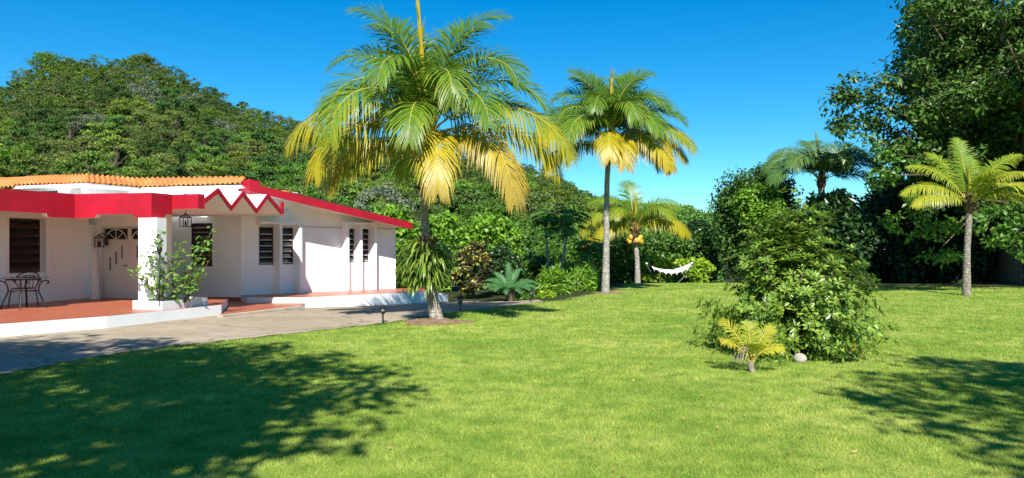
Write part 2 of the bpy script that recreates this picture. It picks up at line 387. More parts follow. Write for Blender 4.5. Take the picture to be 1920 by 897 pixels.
def ground_material():
    m, nt, o = new_mat('lawn_and_earth')
    at = N(nt, 'ShaderNodeAttribute'); at.attribute_name = 'tint'
    n1 = noise(nt, .42, 6, .68); n2 = noise(nt, 2.6, 5, .7); n3 = noise(nt, 30, 4, .7)
    g = ramp(nt, n1, [(.34, (.18, .28, .036)), (.5, (.30, .375, .06)), (.66, (.41, .45, .10))])
    g = mixc(nt, ramp(nt, n2, [(.35, (.6, .6, .6)), (.6, (0, 0, 0))]), g, (.09, .19, .018))
    g = mixc(nt, ramp(nt, n3, [(.38, (.6, .6, .6)), (.62, (0, 0, 0))]), g, (.07, .13, .014))
    e = ramp(nt, n2, [(.3, (.018, .028, .008)), (.7, (.05, .06, .02))])
    c = mixc(nt, at.outputs['Fac'], e, g)
    principled(nt, o, c, .9, .1, 0, n3, .5, .03); return m
xs = np.unique(np.concatenate([np.arange(-60, 60.1, .6), np.linspace(-700, -60, 60), np.linspace(60, 1100, 60), np.array([-1600, 2200])]))
ys = np.unique(np.concatenate([np.arange(-20, 44, .6), np.arange(44, 240, 2.5), np.linspace(240, 700, 60), np.array([-60, 1200, 2600])]))
gx, gy = np.meshgrid(xs, ys, indexing='ij'); hz = height(gx, gy)
nx, ny = gx.shape
ii, jj = np.meshgrid(np.arange(nx - 1), np.arange(ny - 1), indexing='ij')
gm = MB()
lawn_mask = inpoly(gx.ravel(), gy.ravel(), lawn_poly).astype(float)
gm.add(np.stack([gx, gy, hz], -1).reshape(-1, 3), np.stack([ii * ny + jj, (ii + 1) * ny + jj, (ii + 1) * ny + jj + 1, ii * ny + jj + 1], -1).reshape(-1, 4), 0, np.maximum(lawn_mask, 1e-6))
tag(gm.build('ground', ground_material(), None, True), kind='structure')

# drive
dm = MB(); NS, NC = 90, 14
tn = np.linspace(0, len(near) - 1, NS)
nearA = np.stack([np.interp(tn, range(len(near)), [p[k] for p in near]) for k in (0, 1)], -1)
farA = np.stack([np.interp(tn, range(len(far)), [p[k] for p in far]) for k in (0, 1)], -1)
wob = .05 * np.sin(tn * 9.0) + .04 * np.sin(tn * 23.1)
nearA = nearA + wob[:, None] * np.array([.6, -.7])
q = np.linspace(0, 1, NC)
DP = nearA[:, None] * (1 - q)[None, :, None] + farA[:, None] * q[None, :, None]
dz = height(DP[..., 0], DP[..., 1]) + .012
i2, j2 = np.meshgrid(np.arange(NS - 1), np.arange(NC - 1), indexing='ij')
dm.add(np.dstack([DP, dz]).reshape(-1, 3), np.stack([i2 * NC + j2, (i2 + 1) * NC + j2, (i2 + 1) * NC + j2 + 1, i2 * NC + j2 + 1], -1).reshape(-1, 4))
tag(dm.build('driveway', M['concrete'], None, True), kind='structure')

# grass blades
def grass():
    mb = MB(); rg = np.random.default_rng(5)
    D0, Y0 = 3600, 6.0
    edges = np.concatenate([np.linspace(4.6, 12, 9), np.linspace(12, 35, 12)[1:]])
    for a, b in zip(edges[:-1], edges[1:]):
        ym = (a + b) / 2; dens = D0 * min(1, (Y0 / ym) ** 1.75); wsc = max(1, (ym / Y0) ** .85)
        x0, x1 = -.74 * b - .5, .74 * b + .5
        n = int(dens * (b - a) * (x1 - x0)); x = rg.uniform(x0, x1, n); y = rg.uniform(a, b, n)
        k = inpoly(x, y, lawn_poly) & ~inpoly(x, y, [(p[0], p[1]) for p in nearA] + [(p[0], p[1]) for p in farA[::-1]])
        for (mx, my, mr) in MOUNDS: k &= (((x - mx) / mr) ** 2 + ((y - my) / mr) ** 2) > 1 + .35 * rg.random(n)
        x, y = x[k], y[k]; n = len(x)
        z = height(x, y)
        cl = .5 + .5 * np.sin(x * 2.1 + 1.7 * np.sin(y * 1.3)) * np.sin(y * 2.7 + x * .6)
        h = rg.uniform(.014, .034, n) * (1 + .4 * cl) * (1 + .1 * (wsc - 1)); w = rg.uniform(.003, .006, n) * wsc * 1.2
        an = rg.uniform(0, 2 * np.pi, n); ln = rg.normal(0, .55, (n, 2)) * h[:, None]
        dx, dy = np.cos(an) * w / 2, np.sin(an) * w / 2
        v = np.stack([np.stack([x - dx, y - dy, z - .003], -1), np.stack([x + dx, y + dy, z - .003], -1), np.stack([x + ln[:, 0], y + ln[:, 1], z + h], -1)], 1)
        mb.add(v.reshape(-1, 3), np.arange(3 * n).reshape(-1, 3))
    tag(mb.build('lawn_grass', M['grass']), 'short mown green grass over the wide sunny lawn', 'grass', kind='stuff')
PALM = np.array([(822 - 960) / F * 17.4, 17.4])
P2 = G(1135, 550); P3 = np.array([(1196 - 960) / F * 38.0, 38.0]); P4 = G(1812, 556)
MOUNDS = [(PALM[0] - .1, PALM[1] - .05, .62), (P2[0] + .15, P2[1] - .05, .5)]
grass()

def litter():
    rg = np.random.default_rng(9); mb = MB(); n = 420; x = rg.uniform(-9, 12, n); y = 5 + 22 * rg.random(n) ** 1.3
    k = inpoly(x, y, lawn_poly) | (rg.random(n) < .25); x, y = x[k], y[k]; n = len(x); a = rg.uniform(0, 6.28, n); L = rg.uniform(.03, .08, n)
    P = np.stack([x, y, height(x, y) + .022 + .012 * rg.random(n)], -1); A = np.stack([np.cos(a), np.sin(a), rg.normal(0, .25, n)], -1)
    Nn = np.stack([rg.normal(0, .3, n), rg.normal(0, .3, n), np.ones(n)], -1)
    A = A / np.linalg.norm(A, axis=1)[:, None]; B = np.cross(A, Nn); B /= np.linalg.norm(B, axis=1)[:, None]; L = L[:, None]
    v = np.stack([P, P + A * L * .5 + B * L * .25, P + A * L + [0, 0, .008], P + A * L * .5 - B * L * .25], 1)
    mb.add(v.reshape(-1, 3), np.arange(4 * n).reshape(-1, 4)); tag(mb.build('leaf_litter', leaf_mat('dry_fallen_leaves', (.20, .12, .05), (.42, .33, .10), .2, .7, .1)), 'small dry fallen leaves scattered over the lawn and driveway', 'fallen leaves', kind='stuff')
litter()
def mound(c, rad, h, name):
    mb = MB(); rg = np.random.default_rng(3); nr, na = 9, 26; v = []
    for i in range(nr + 1):
        r = i / nr
        for j in range(na):
            a = 2 * np.pi * j / na; w = 1 + .22 * np.sin(a * 3 + 1) + .10 * np.sin(a * 5)
            x, y = c[0] + rad * 1.25 * r * w * np.cos(a), c[1] + rad * r * w * np.sin(a)
            v.append([x, y, gz(x, y) + .004 + h * (1 - r ** 1.6) + .012 * rg.normal() * (r < .95) * (r > .1)])
    f = [[i * na + j, (i + 1) * na + j, (i + 1) * na + (j + 1) % na, i * na + (j + 1) % na] for i in range(nr) for j in range(na)]
    mb.add(v, f); tag(mb.build(name, M['soil'], None, True), kind='structure')
mound(PALM + np.array([-.1, -.05]), .62, .09, 'soil_mound')
mound(P2 + np.array([.15, -.05]), .5, .05, 'soil_patch')

# ------------------------------------------------------------------ house
u = np.array([.33, .944]); u /= np.linalg.norm(u)
v_ = np.array([u[1], -u[0]])
u2 = np.array([.625, .78]); u2 /= np.linalg.norm(u2); n2 = np.array([u2[1], -u2[0]])
K = np.array([-8.46, 23.6])
PZ = .27
house = thing('house', 'low white house with red fascia bands, zigzag porch canopy and orange tile roof', 'house', (-9.0, 22.0, 0))
def hp(mb, name, mats, smooth=False, parent=None, label=None): return part(mb, name, mats, house, smooth, parent, label)

def wall(mb, P, d, s0, s1, z0, z1, openings=(), depth=.12, thick=.2, top=None):
    """front face with openings, reveals and a back; d = direction along the wall, outward side is its right"""
    P = np.array(P, float); n = np.array([d[1], -d[0]])
    def pt(s, z, off=0.): q = P + d * s + n * off; return (q[0], q[1], z)
    S = sorted({s0, s1, *[o[0] for o in openings], *[o[1] for o in openings]}); Z = sorted({z0, z1, *[o[2] for o in openings], *[o[3] for o in openings]})
    for a, b in zip(S[:-1], S[1:]):
        for c, e in zip(Z[:-1], Z[1:]):
            if any(o[0] - 1e-6 <= a and b <= o[1] + 1e-6 and o[2] - 1e-6 <= c and e <= o[3] + 1e-6 for o in openings): continue
            mb.add([pt(a, c), pt(b, c), pt(b, e), pt(a, e)], [0, 1, 2, 3])
    for a, b, c, e in openings:
        ring = [(a, c), (b, c), (b, e), (a, e)]
        for (p, q) in zip(ring, ring[1:] + ring[:1]):
            mb.add([pt(*p), pt(*q), pt(*q, -depth), pt(*p, -depth)], [3, 2, 1, 0])
        mb.add([pt(a, c, -depth), pt(b, c, -depth), pt(b, e, -depth), pt(a, e, -depth)], [0, 1, 2, 3])
    ta, tb = (z1, z1) if top is None else top
    if top is not None:
        mb.add([pt(s0, z1), pt(s1, z1), pt(s1, tb), pt(s0, ta)], [0, 1, 2, 3])
    mb.add([pt(s0, z0, -thick), pt(s1, z0, -thick), pt(s1, tb, -thick), pt(s0, ta, -thick)], [3, 2, 1, 0])
    mb.add([pt(s0, z0), pt(s0, z0, -thick), pt(s0, ta, -thick), pt(s0, ta)], [3, 2, 1, 0])
    mb.add([pt(s1, z0), pt(s1, z0, -thick), pt(s1, tb, -thick), pt(s1, tb)], [0, 1, 2, 3])
    mb.add([pt(s0, ta), pt(s1, tb), pt(s1, tb, -thick), pt(s0, ta, -thick)], [0, 1, 2, 3])

def jalousie(P, d, s0, s1, z0, z1, off, nl, slat, rail=None, frame=.045, ang=38):
    """louvred window: frame, tilted louvres, dark pane behind"""
    P = np.array(P, float); n = np.array([d[1], -d[0]]); n3 = np.array([n[0], n[1], 0]); d3 = np.array([d[0], d[1], 0]); Zv = np.array([0, 0, 1.])
    def c3(s, z, o): q = P + d * s + n * o; return np.array([q[0], q[1], z])
    fr = MB(); sm, zm = (s0 + s1) / 2, (z0 + z1) / 2
    fr.obox(c3(s0 + frame / 2, zm, off), (frame, .07, z1 - z0), d3, n3, Zv); fr.obox(c3(s1 - frame / 2, zm, off), (frame, .07, z1 - z0), d3, n3, Zv)
    fr.obox(c3(sm, z0 + frame / 2, off), (s1 - s0 - 2 * frame, .066, frame), d3, n3, Zv); fr.obox(c3(sm, z1 - frame / 2, off), (s1 - s0 - 2 * frame, .066, frame), d3, n3, Zv)
    w = hp(fr, 'window', M['bronze'])
    lv = MB(); hgt = (z1 - z0 - 2 * frame) / nl; t = R_(ang)
    ax = math.sin(t) * n3 - math.cos(t) * Zv; an = math.cos(t) * n3 + math.sin(t) * Zv
    for i in range(nl):
        z = z0 + frame + hgt * (i + .5)
        lv.obox(c3(sm, z, off + .0), (s1 - s0 - 2 * frame - .004, hgt * 1.08, .008), d3, ax, an)
        if rail: lv.obox(c3(sm, z, off) + ax * hgt * .54, (s1 - s0 - 2 * frame - .004, .026, .03), d3, ax, an, 1)
    hp(lv, 'louvres', [slat, rail or slat], parent=w)
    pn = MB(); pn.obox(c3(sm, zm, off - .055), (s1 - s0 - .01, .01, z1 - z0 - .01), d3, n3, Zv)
    hp(pn, 'room_backing', M['dark'], parent=w)  # near-black sheet; its colour stands in for the unlit room behind the louvres

# W1: porch wall with the brown jalousie
W1e = np.array([-12.25, 21.6]); sW1a = -6.5
a1 = sonwall(15.5, W1e, u); b1 = sonwall(75.5, W1e, u)
Y1 = (W1e + u * (a1 + b1) / 2)[1]
z1b, z1t = zat(511, Y1), zat(411, Y1)
mb = MB(); wall(mb, W1e, u, sW1a, 0, 0, 3.0, [(a1 - .02, b1 + .13, z1b - .02, z1t + .02)], .10)
hp(mb, 'wall', M['white'])
jalousie(W1e, u, a1, b1, z1b, z1t, -.04, 6, M['louvre'], M['bronze'], .04, 42)
fr = MB()
for (sa, sb, za, zb) in ((a1 - .16, a1 - .02, z1b - 1.2, z1t + .16), (b1 + .13, b1 + .27, z1b - 1.2, z1t + .16), (a1 - .02, b1 + .13, z1t + .02, z1t + .16)):
    q = W1e + u * (sa + sb) / 2 + v_ * .03; fr.box((q[0], q[1], (za + zb) / 2 if za > 0.3 else (zb + PZ) / 2), (sb - sa, .06, zb - max(za, PZ)), u)
hp(fr, 'window_surround', M['white'])
# battered wall end by the entrance
mb = MB()
q0 = W1e + u * .002
def xy3(q, z): return (q[0], q[1], z)
mb.hull([xy3(q0, PZ - .1), xy3(q0 + v_ * .42 - u * .25, PZ - .1), xy3(q0 + v_ * .42 + u * .0, PZ - .1), xy3(q0 + u * .3, PZ - .1)],
        [xy3(q0, 2.4), xy3(q0 + v_ * .12 - u * .02, 2.4), xy3(q0 + v_ * .12 + u * .05, 2.4), xy3(q0 + u * .3, 2.4)])
hp(mb, 'buttress', M['white'])

# W0: entrance wall with double door
W0o = W1e + u * .25
d0a, d0m = sonwall(191, W0o, v_), sonwall(241.5, W0o, v_)
lw = d0m - d0a; d0b = d0m + lw
mb = MB(); zdt = 2.36
wall(mb, W0o, v_, -.3, d0b + .35, 0, 3.0, [(d0a - .05, d0b + .05, PZ - .2, zdt)], .10)
hp(mb, 'wall', M['white'])
nn = np.array([v_[1], -v_[0]]); n3 = np.array([nn[0], nn[1], 0]); d3 = np.array([v_[0], v_[1], 0]); Zv = np.array([0, 0, 1.])
def q3(s, z, o): q = W0o + v_ * s + nn * o; return np.array([q[0], q[1], z])
for k, (sa, sb) in enumerate(((d0a, d0m), (d0m + .004, d0b))):
    lf = MB(); sm = (sa + sb) / 2
    lf.obox(q3(sm, (PZ + zdt - .05) / 2, -.06), (sb - sa - .01, .05, zdt - PZ - .06), d3, n3, Zv)
    for (x0, x1, zz0, zz1) in ((sa + .10, sb - .10, PZ + .15, PZ + .62),):
        lf.obox(q3((x0 + x1) / 2, (zz0 + zz1) / 2, -.03), (x1 - x0, .014, zz1 - zz0), d3, n3, Zv)
        lf.obox(q3((x0 + x1) / 2, (zz0 + zz1) / 2, -.022), (x1 - x0 - .12, .016, zz1 - zz0 - .12), d3, n3, Zv)
    leaf = hp(lf, 'door', M['doorwhite'])
    sl = MB()
    for i in range(3):
        x = sa + lw * (.28 + .22 * i) if k == 0 else sb - lw * (.28 + .22 * i)
        sl.obox(q3(x, 1.62 + .17 * i - .35, -.033), (.035, .02, .38), d3, n3, Zv)
    hp(sl, 'slot_pane', M['dark'], parent=leaf)
    fl = MB(); fl.obox(q3(sm, 2.12, -.033), (lw - .16, .016, .33), d3, n3, Zv)
    f = hp(fl, 'fanlight', M['dark'], parent=leaf)
    sp = MB(); cz = 1.965
    arc = [q3(sm + (lw / 2 - .11) * math.cos(a), cz + .30 * math.sin(a), -.02) for a in np.linspace(0, np.pi, 15)]
    sp.tube(arc, .016, 5)
    for a in (R_(45), R_(90), R_(135)): sp.tube([q3(sm, cz, -.02), q3(sm + (lw / 2 - .11) * math.cos(a), cz + .30 * math.sin(a), -.02)], .012, 5)
    sp.tube([q3(sm - lw / 2 + .08, cz, -.02), q3(sm + lw / 2 - .08, cz, -.02)], .016, 5)
    hp(sp, 'fanlight_bars', M['doorwhite'], parent=leaf)
    if k == 0:
        st = MB(); st.obox(q3(d0m - .002, (PZ + zdt) / 2 - .02, -.026), (.05, .03, zdt - PZ - .1), d3, n3, Zv); hp(st, 'door_astragal', M['doorwhite'], parent=leaf)
        hd = MB(); hd.tube([q3(d0m - .09, 1.22, -.03), q3(d0m - .09, 1.22, .02), q3(d0m - .2, 1.22, .02)], .014, 6); hp(hd, 'handle', M['bronze'], parent=leaf)
W0e = W0o + v_ * (d0b + .35)

# W3: recessed front wall with window, and its link to the entrance wall
d3w = np.array([.985, -.17]); d3w /= np.linalg.norm(d3w)
Kb = K + u2 * sonwall(453.5, K, u2); Kt = K + u2 * sonwall(470, K, u2)
s3a = -3.25
w3a, w3b = sonwall(358.5, Kb, d3w), sonwall(398, Kb, d3w)
Y3 = (Kb + d3w * w3a)[1]; z3b, z3t = zat(500, Y3), zat(419, Y3)
mb = MB(); wall(mb, Kb, d3w, s3a, -.02, -.1, 3.75, [(w3a, w3b, z3b, z3t)], .1)
hp(mb, 'wall', M['white'])
jalousie(Kb, d3w, w3a, w3b, z3b, z3t, -.05, 9, M['louvre'], None, .04, 30)
mb = MB()   # slanting corner pier
ib = Kb - d3w * .02; 
mb.hull([xy3(ib, -.1), xy3(Kb + n2 * .02, -.1), xy3(Kb + u2 * .5, -.1), xy3(ib + u2 * .4 - n2 * .1, -.1)],
        [xy3(ib + (Kt - Kb) * .0 + d3w * .0, 3.5), xy3(Kt + n2 * .02, 3.5), xy3(Kt + u2 * .3, 3.5), xy3(ib + u2 * .4 - n2 * .1, 3.5)])
hp(mb, 'corner_pier', M['white'])
W3l = Kb + d3w * s3a; dl = W3l - W0e; ll = np.linalg.norm(dl); dl /= ll
mb = MB(); wall(mb, W0e, dl, 0, ll, 0, 3.0); hp(mb, 'wall', M['white'])
mb = MB()   # red skirting along the recess
q = Kb + d3w * (s3a / 2); m_ = np.array([d3w[1], -d3w[0]]) * .02
mb.box((q[0] + m_[0], q[1] + m_[1], .11), (-s3a - .05, .04, .13), d3w); hp(mb, 'skirting', M['patio'])

# W2: gable side wall with two window pairs and fins
sE = sonwall(742, K, u2)
RO = .9
def rake(s):   # top of the rake at station s (same stations as the wall)
    sA, sB = -.33, 6.42; t = (s - sA) / (sB - sA); return 3.70 + (2.67 - 3.70) * t
def s2(px): return sonwall(px, K, u2)
def Y2(px): return (K + u2 * s2(px))[1]
wins = [(485.5, 513.5, 418, 497), (517.5, 550.5, 419.5, 496), (644, 664.5, 426, 492), (667.5, 691.5, 427, 492)]
ops = []
for (a, b, t, bt) in wins:
    Ym = (Y2(a) + Y2(b)) / 2; ops.append((s2(a), s2(b), zat(bt, Ym), zat(t, Ym)))
zr = .30
top = 2.42
for i in (0, 1, 2, 3):
    ops[i] = (ops[i][0], ops[i][1], ops[0][2] if i < 2 else ops[2][2], min(ops[0][3], 2.41) if i < 2 else ops[2][3])
sW2 = s2(468)
mb = MB(); wall(mb, K, u2, sW2, sE, -.3, 2.42, ops, .12, .2, (rake(sW2) - .12, rake(sE) - .12)); hp(mb, 'wall', M['white'])
# far end wall, seen from the side
mb = MB(); ed = -n2; wall(mb, K + u2 * sE, ed, .21, 8, -.3, 2.45); hp(mb, 'wall', M['white'])
for o in ops: jalousie(K, u2, o[0] + .01, o[1] - .01, o[2] + .01, o[3] - .01, -.06, 6, M['glassl'], M['greyframe'], .04, 25)
def fin(px, zt, depth=.32, th=.10):
    s = s2(px); mb = MB(); q = K + u2 * (s + th / 2) + n2 * (depth / 2 - .001)
    mb.obox((q[0], q[1], (zt - .1) / 2), (th, depth, zt + .1), np.array([*u2, 0]), np.array([*n2, 0]), Zv); hp(mb, 'fin', M['white'])
zh1, zh2 = ops[0][3] + .09, ops[2][3] + .09
for px in (514, 551): fin(px, zh1)
for px in (640, 665, 692): fin(px, zh2)
for (pa, pb, zh) in ((478.5, 551, zh1), (640, 692, zh2)):
    sa, sb = s2(pa), s2(pb) + .10; q = K + u2 * (sa + sb) / 2 + n2 * .155; mb = MB()
    mb.obox((q[0], q[1], zh + .04), (sb - sa, .30, .08), np.array([*u2, 0]), np.array([*n2, 0]), Zv); hp(mb, 'window_hood', M['white'])

# rake fascia and gable soffit
def rk(s, off=RO, dz=0): q = K + u2 * s + n2 * off; return np.array([q[0], q[1], rake(s) + dz])
sA, sB = -.33, 6.42
mb = MB(); mb.hull([rk(sA, RO - .06, -.24), rk(sA, RO, -.24), rk(sB, RO, -.24), rk(sB, RO - .06, -.24)], [rk(sA, RO - .06), rk(sA, RO), rk(sB, RO), rk(sB, RO - .06)])
hp(mb, 'rake_fascia', M['red'])
mb = MB(); mb.hull([rk(sA, .0, -.17), rk(sA, RO - .065, -.17), rk(sB - .02, RO - .065, -.17), rk(sB - .02, 0, -.17)], [rk(sA, .0, -.09), rk(sA, RO - .065, -.09), rk(sB - .02, RO - .065, -.09), rk(sB - .02, 0, -.09)])
hp(mb, 'soffit', M['white'])

def tiled(mb, E0, E1, T0, T1, pitch=.20, amp=.045, rows=None, lip=.03):
    """barrel tiled patch: eave E0-E1, upper edge T0-T1"""
    E0, E1, T0, T1 = [np.array(p, float) for p in (E0, E1, T0, T1)]
    L = np.linalg.norm(E1 - E0); k = max(2, int(round(L / pitch))); n = k * 10 + 1
    H = np.linalg.norm((T0 + T1 - E0 - E1) / 2); rows = rows or max(1, int(round(H / .36)))
    N_ = np.cross(E1 - E0, (T0 + T1) / 2 - (E0 + E1) / 2); N_ /= np.linalg.norm(N_)
    if N_[2] < 0: N_ = -N_
    x = np.linspace(0, 1, n); ph = (x * k) % 1.0
    prof = np.where(ph < .62, np.sin(np.pi * ph / .62), -.35 * np.sin(np.pi * (ph - .62) / .38)) * amp
    tt = []
    for r in range(rows): tt += [(r / rows, lip), ((r + 1) / rows, 0.)]
    V = []
    for t, lf in tt:
        a = E0 + (T0 - E0) * t; b = E1 + (T1 - E1) * t
        V.append(a + (b - a) * x[:, None] + N_ * (prof + lf)[:, None])
    V.append(E0 + (E1 - E0) * x[:, None] + N_ * (prof * 1.0 - .012)[:, None])          # thickness at the eave
    V = np.array([V[-1]] + V[:-1]); m = len(V)
    i, j = np.meshgrid(np.arange(m - 1), np.arange(n - 1), indexing='ij')
    mb.add(V.reshape(-1, 3), np.stack([i * n + j, i * n + j + 1, (i + 1) * n + j + 1, (i + 1) * n + j], -1).reshape(-1, 4))
# front tiled slope between the left block and the gable peak
zE = 3.68
Epk = rk(sA)[:2] - n2 * .04
e0 = np.array([(452 - 960) / F * 22.75, 22.75, zE + .03]); e1 = ray(262, 350.5, 23.75); e1[2] = zE
Tpk = K + u2 * (.85) + n2 * (RO - .05)
back = u2 * .0 + np.array([.22, .975]) * 1.25
t0 = ray(462, 332, 24.0)
P1e = ray(162, 342.5, 22.1); P1e[2] = zE; 
hip = ray(160, 327.5, 23.2)
sideT = ray(254, 334.5, 24.6)
mb = MB(); tiled(mb, e1, e0, sideT, t0, .175)
tiled(mb, P1e, e1, hip, sideT, .175)
P0e = P1e - np.array([*v_, 0]) * 2.95
hipl = hip - np.array([*v_, 0]) * 2.45
tiled(mb, P0e, P1e, hipl, hip, .175)
tiled(mb, P0e + np.array([*(u * 3), 0]), P0e, hipl + np.array([*(u * 3), 0]), hipl, .175)
lo0 = P0e - np.array([*v_, 0]) * 3.4 + np.array([0, 0, -.05]); lo1 = P0e - np.array([*v_, 0]) * .05 + np.array([0, 0, -.05])
up = np.array([*(u * 1.3), .42]); tiled(mb, lo0, lo1, lo0 + up, lo1 + up, .175)
# back slope of the gable wing
tiled(mb, rk(sB, RO - .1, -.03), rk(sB, -8.5, -.03), rk(sA + 1.2, RO - .1, .02), rk(sA + 1.2, -8.5, .02), .30)
hp(mb, 'tile_roof', M['tile'], True)
mb = MB()   # gable peak end piece
a = rk(sA); b = t0 + np.array([.03, 0, 0])
c0, c1 = RO - .62, RO - .003
mb.hull([rk(sA - .05, c0, -.22), rk(sA - .05, c1, -.22), rk(sA + .32, c1, -.25), rk(sA + .32, c0, -.25)], [rk(sA - .05, c0, .06), rk(sA - .05, c1, .13), rk(sA + .32, c1, .11), rk(sA + .32, c0, .06)])
hp(mb, 'gable_end_cap', M['red'])
# white eave boards and upper block walls
mb = MB()
def board(a, b, drop=.03, h=.09, th=.05):
    a, b = np.array(a), np.array(b); d = (b - a)[:2]; d /= np.linalg.norm(d); nrm = np.array([-d[1], d[0]]) * .06
    if nrm[1] < 0: nrm = -nrm
    c = (a + b) / 2; mb.box((c[0] + nrm[0], c[1] + nrm[1], (a[2] + b[2]) / 2 - drop - h / 2), (np.linalg.norm((b - a)[:2]), th, h), d)
board(e1, e0 - np.array([0, 0, .03])); board(P1e, e1); board(P0e, P1e)
hp(mb, 'eave_board', M['white'])
cB = np.array([(141 - 960) / F * 22.75, 22.75])
mb = MB(); wall(mb, cB, u, -0.0, 2.4, 2.6, 3.60); hp(mb, 'upper_wall', M['white'])
mb = MB(); wall(mb, cB, v_, -4.5, -.0, 2.6, 3.60, [(-3.4, -.72, 3.1, 3.5)], .12); hp(mb, 'upper_wall', M['white'])
mb = MB(); q = cB + v_ * -2.06 - np.array([v_[1], -v_[0]]) * .09
mb.box((q[0], q[1], 3.3), (2.6, .03, .38), v_); hp(mb, 'clerestory_window', M['louvre'])
mb = MB()   # parapet between block and recess, ceiling over block
cE = cB + u * 2.4
wall(mb, Kb + d3w * s3a - d3w * 2.6, d3w, 0, 2.6, 2.6, 3.6); hp(mb, 'upper_wall', M['white'])
mb = MB(); mb.prism([tuple(P0e[:2]), tuple(P1e[:2]), tuple(e1[:2]), tuple(e0[:2]), tuple((K + u2 * 2.0)[:2]), (-10, 28), (-17, 28)], 3.56, 3.60); hp(mb, 'ceiling', M['white'])
mb = MB(); mb.prism([tuple(K + u2 * 2 - n2 * .3), tuple(K + u2 * sE - n2 * .3), tuple(K + u2 * sE - n2 * 8), tuple(K + u2 * 2 - n2 * 8)], 2.2, 2.25); hp(mb, 'ceiling', M['white'])

# red beams round the porch roof
A0, A1 = np.array([-12.56, 14.0]), np.array([-10.83, 18.5])
uA = (A1 - A0) / np.linalg.norm(A1 - A0); A0 = A1 - uA * 6.0
B1 = np.array([-8.69, 18.0]); C1 = np.array([-8.48, 18.64]); D1 = np.array([-7.72, 18.36])
ZT, ZB, ZD = 3.07, 2.56, 2.70
def beam(name, a, b, z0, z1, th=.16, notch=None, capa=0, capb=0):
    """vertical fascia with a curved drop at the ends where notch gives (from start, from end)"""
    d = (b - a) / np.linalg.norm(b - a); L = np.linalg.norm(b - a); inn = np.array([-d[1], d[0]])
    prof = [(0, z0)]
    zl = z0 - .09
    if notch:
        sa, sb = notch; prof = []
        if sa: prof += [(0, zl), (sa - .10, zl)] + [(sa - .10 + .10 * math.sin(t), zl + .09 * (1 - math.cos(t))) for t in np.linspace(.3, math.pi / 2, 5)]
        else: prof += [(0, z0)]
        if sb: prof += [(L - sb + .10 - .10 * math.sin(t), zl + .09 * (1 - math.cos(t))) for t in np.linspace(math.pi / 2, .3, 5)] + [(L - sb + .10, zl), (L, zl)]
        else: prof += [(L, z0)]
    else: prof += [(L, z0)]
    mb = MB(); s = [p[0] for p in prof]
    top = [(x, z1) for x, _ in prof]
    def P3(x, z, o): q = a + d * x + inn * o; return (q[0], q[1], z)
    for i in range(len(prof) - 1):
        (x0, q0), (x1, q1) = prof[i], prof[i + 1]
        mb.add([P3(x0, q0, 0), P3(x1, q1, 0), P3(x1, z1, 0), P3(x0, z1, 0)], [0, 1, 2, 3])
        mb.add([P3(x0, q0, th), P3(x1, q1, th), P3(x1, z1, th), P3(x0, z1, th)], [3, 2, 1, 0])
        mb.add([P3(x0, q0, 0), P3(x1, q1, 0), P3(x1, q1, th), P3(x0, q0, th)], [3, 2, 1, 0], 1)
        mb.add([P3(x0, z1, 0), P3(x1, z1, 0), P3(x1, z1, th), P3(x0, z1, th)], [0, 1, 2, 3])
    for x, zq, o in ((0, prof[0][1], [0, 1, 2, 3]), (L, prof[-1][1], [3, 2, 1, 0])):
        mb.add([P3(x, zq, th), P3(x, zq, 0), P3(x, z1, 0), P3(x, z1, th)], o)
    hp(mb, name, [M['red'], M['white']])
beam('fascia_beam', A0, A1, ZB, ZT, notch=(0, .75))
beam('fascia_beam', A1, B1, ZB, ZT, notch=(.62, .52))
beam('fascia_beam', B1, C1, ZB, ZT, notch=(.45, 0))
dD = (D1 - C1) / np.linalg.norm(D1 - C1)
beam('fascia_beam', C1 + dD * .0, D1, ZD, ZT - .005, .22)
# porch roof slab
mb = MB(); ins = .17
mb.prism([tuple(A0 - v_ * .2), tuple(A1 - v_ * .2 + u * .19), tuple(B1 - v_ * .15 + u * .25), tuple(C1 + u * .24), tuple(C1 - v_ * .4 + u * 4.4), tuple(cB + u * 1.5), tuple(W1e + u * .0 - v_ * 2.5), tuple(A0 - v_ * 5)], 2.72, 2.98)
hp(mb, 'porch_roof', M['white'])
# column
mb = MB(); cc = B1 + v_ * -.26 + u * .34
cf = B1 - v_ * .0
cd = (B1 - A1) / np.linalg.norm(B1 - A1)
cq = ray(286, 500, 18.2)[:2]
mb.box((cq[0], cq[1], (2.465 + PZ) / 2), (.52, .34, 2.465 - PZ), cd); hp(mb, 'column', M['white'])
# zigzag folded canopy
Zp = [(381.5, 375.0), (409, 353.4), (433.6, 387), (455.7, 359), (481, 392.3), (501.8, 364.2), (527, 394)]
Z0 = D1 + u * .16
ZZ = []
for (px, py) in Zp:
    s = sonwall(px, Z0, u); Yq = (Z0 + u * s)[1]; ZZ.append((s, zat(py, Yq)))
mb = MB(); th = .11; run = 2.9
def zq(s, z, o): q = Z0 + u * s - v_ * o; return (q[0], q[1], z)
lines = [(s, z) for s, z in ZZ]
for (s0, za), (s1, zb) in zip(lines[:-1], lines[1:]):
    mb.hull([zq(s0, za - th, .03), zq(s1, zb - th, .03), zq(s1, zb - th, run), zq(s0, za - th, run)], [zq(s0, za - .01, .03), zq(s1, zb - .01, .03), zq(s1, zb - .01, run), zq(s0, za - .01, run)])
hp(mb, 'folded_canopy', M['white'])
mb = MB(); zE3 = Z0 + u * (lines[-1][0] + .005)
mb.prism([tuple(zE3 - v_ * .03), (-6.74, 22.74), tuple(K + u2 * 1.2 + n2 * .01), tuple(Kb + n2 * .01), tuple(Kb + d3w * -1.2), tuple(zE3 - v_ * run)], 2.77, 2.88)
hp(mb, 'canopy_slab', M['white'])
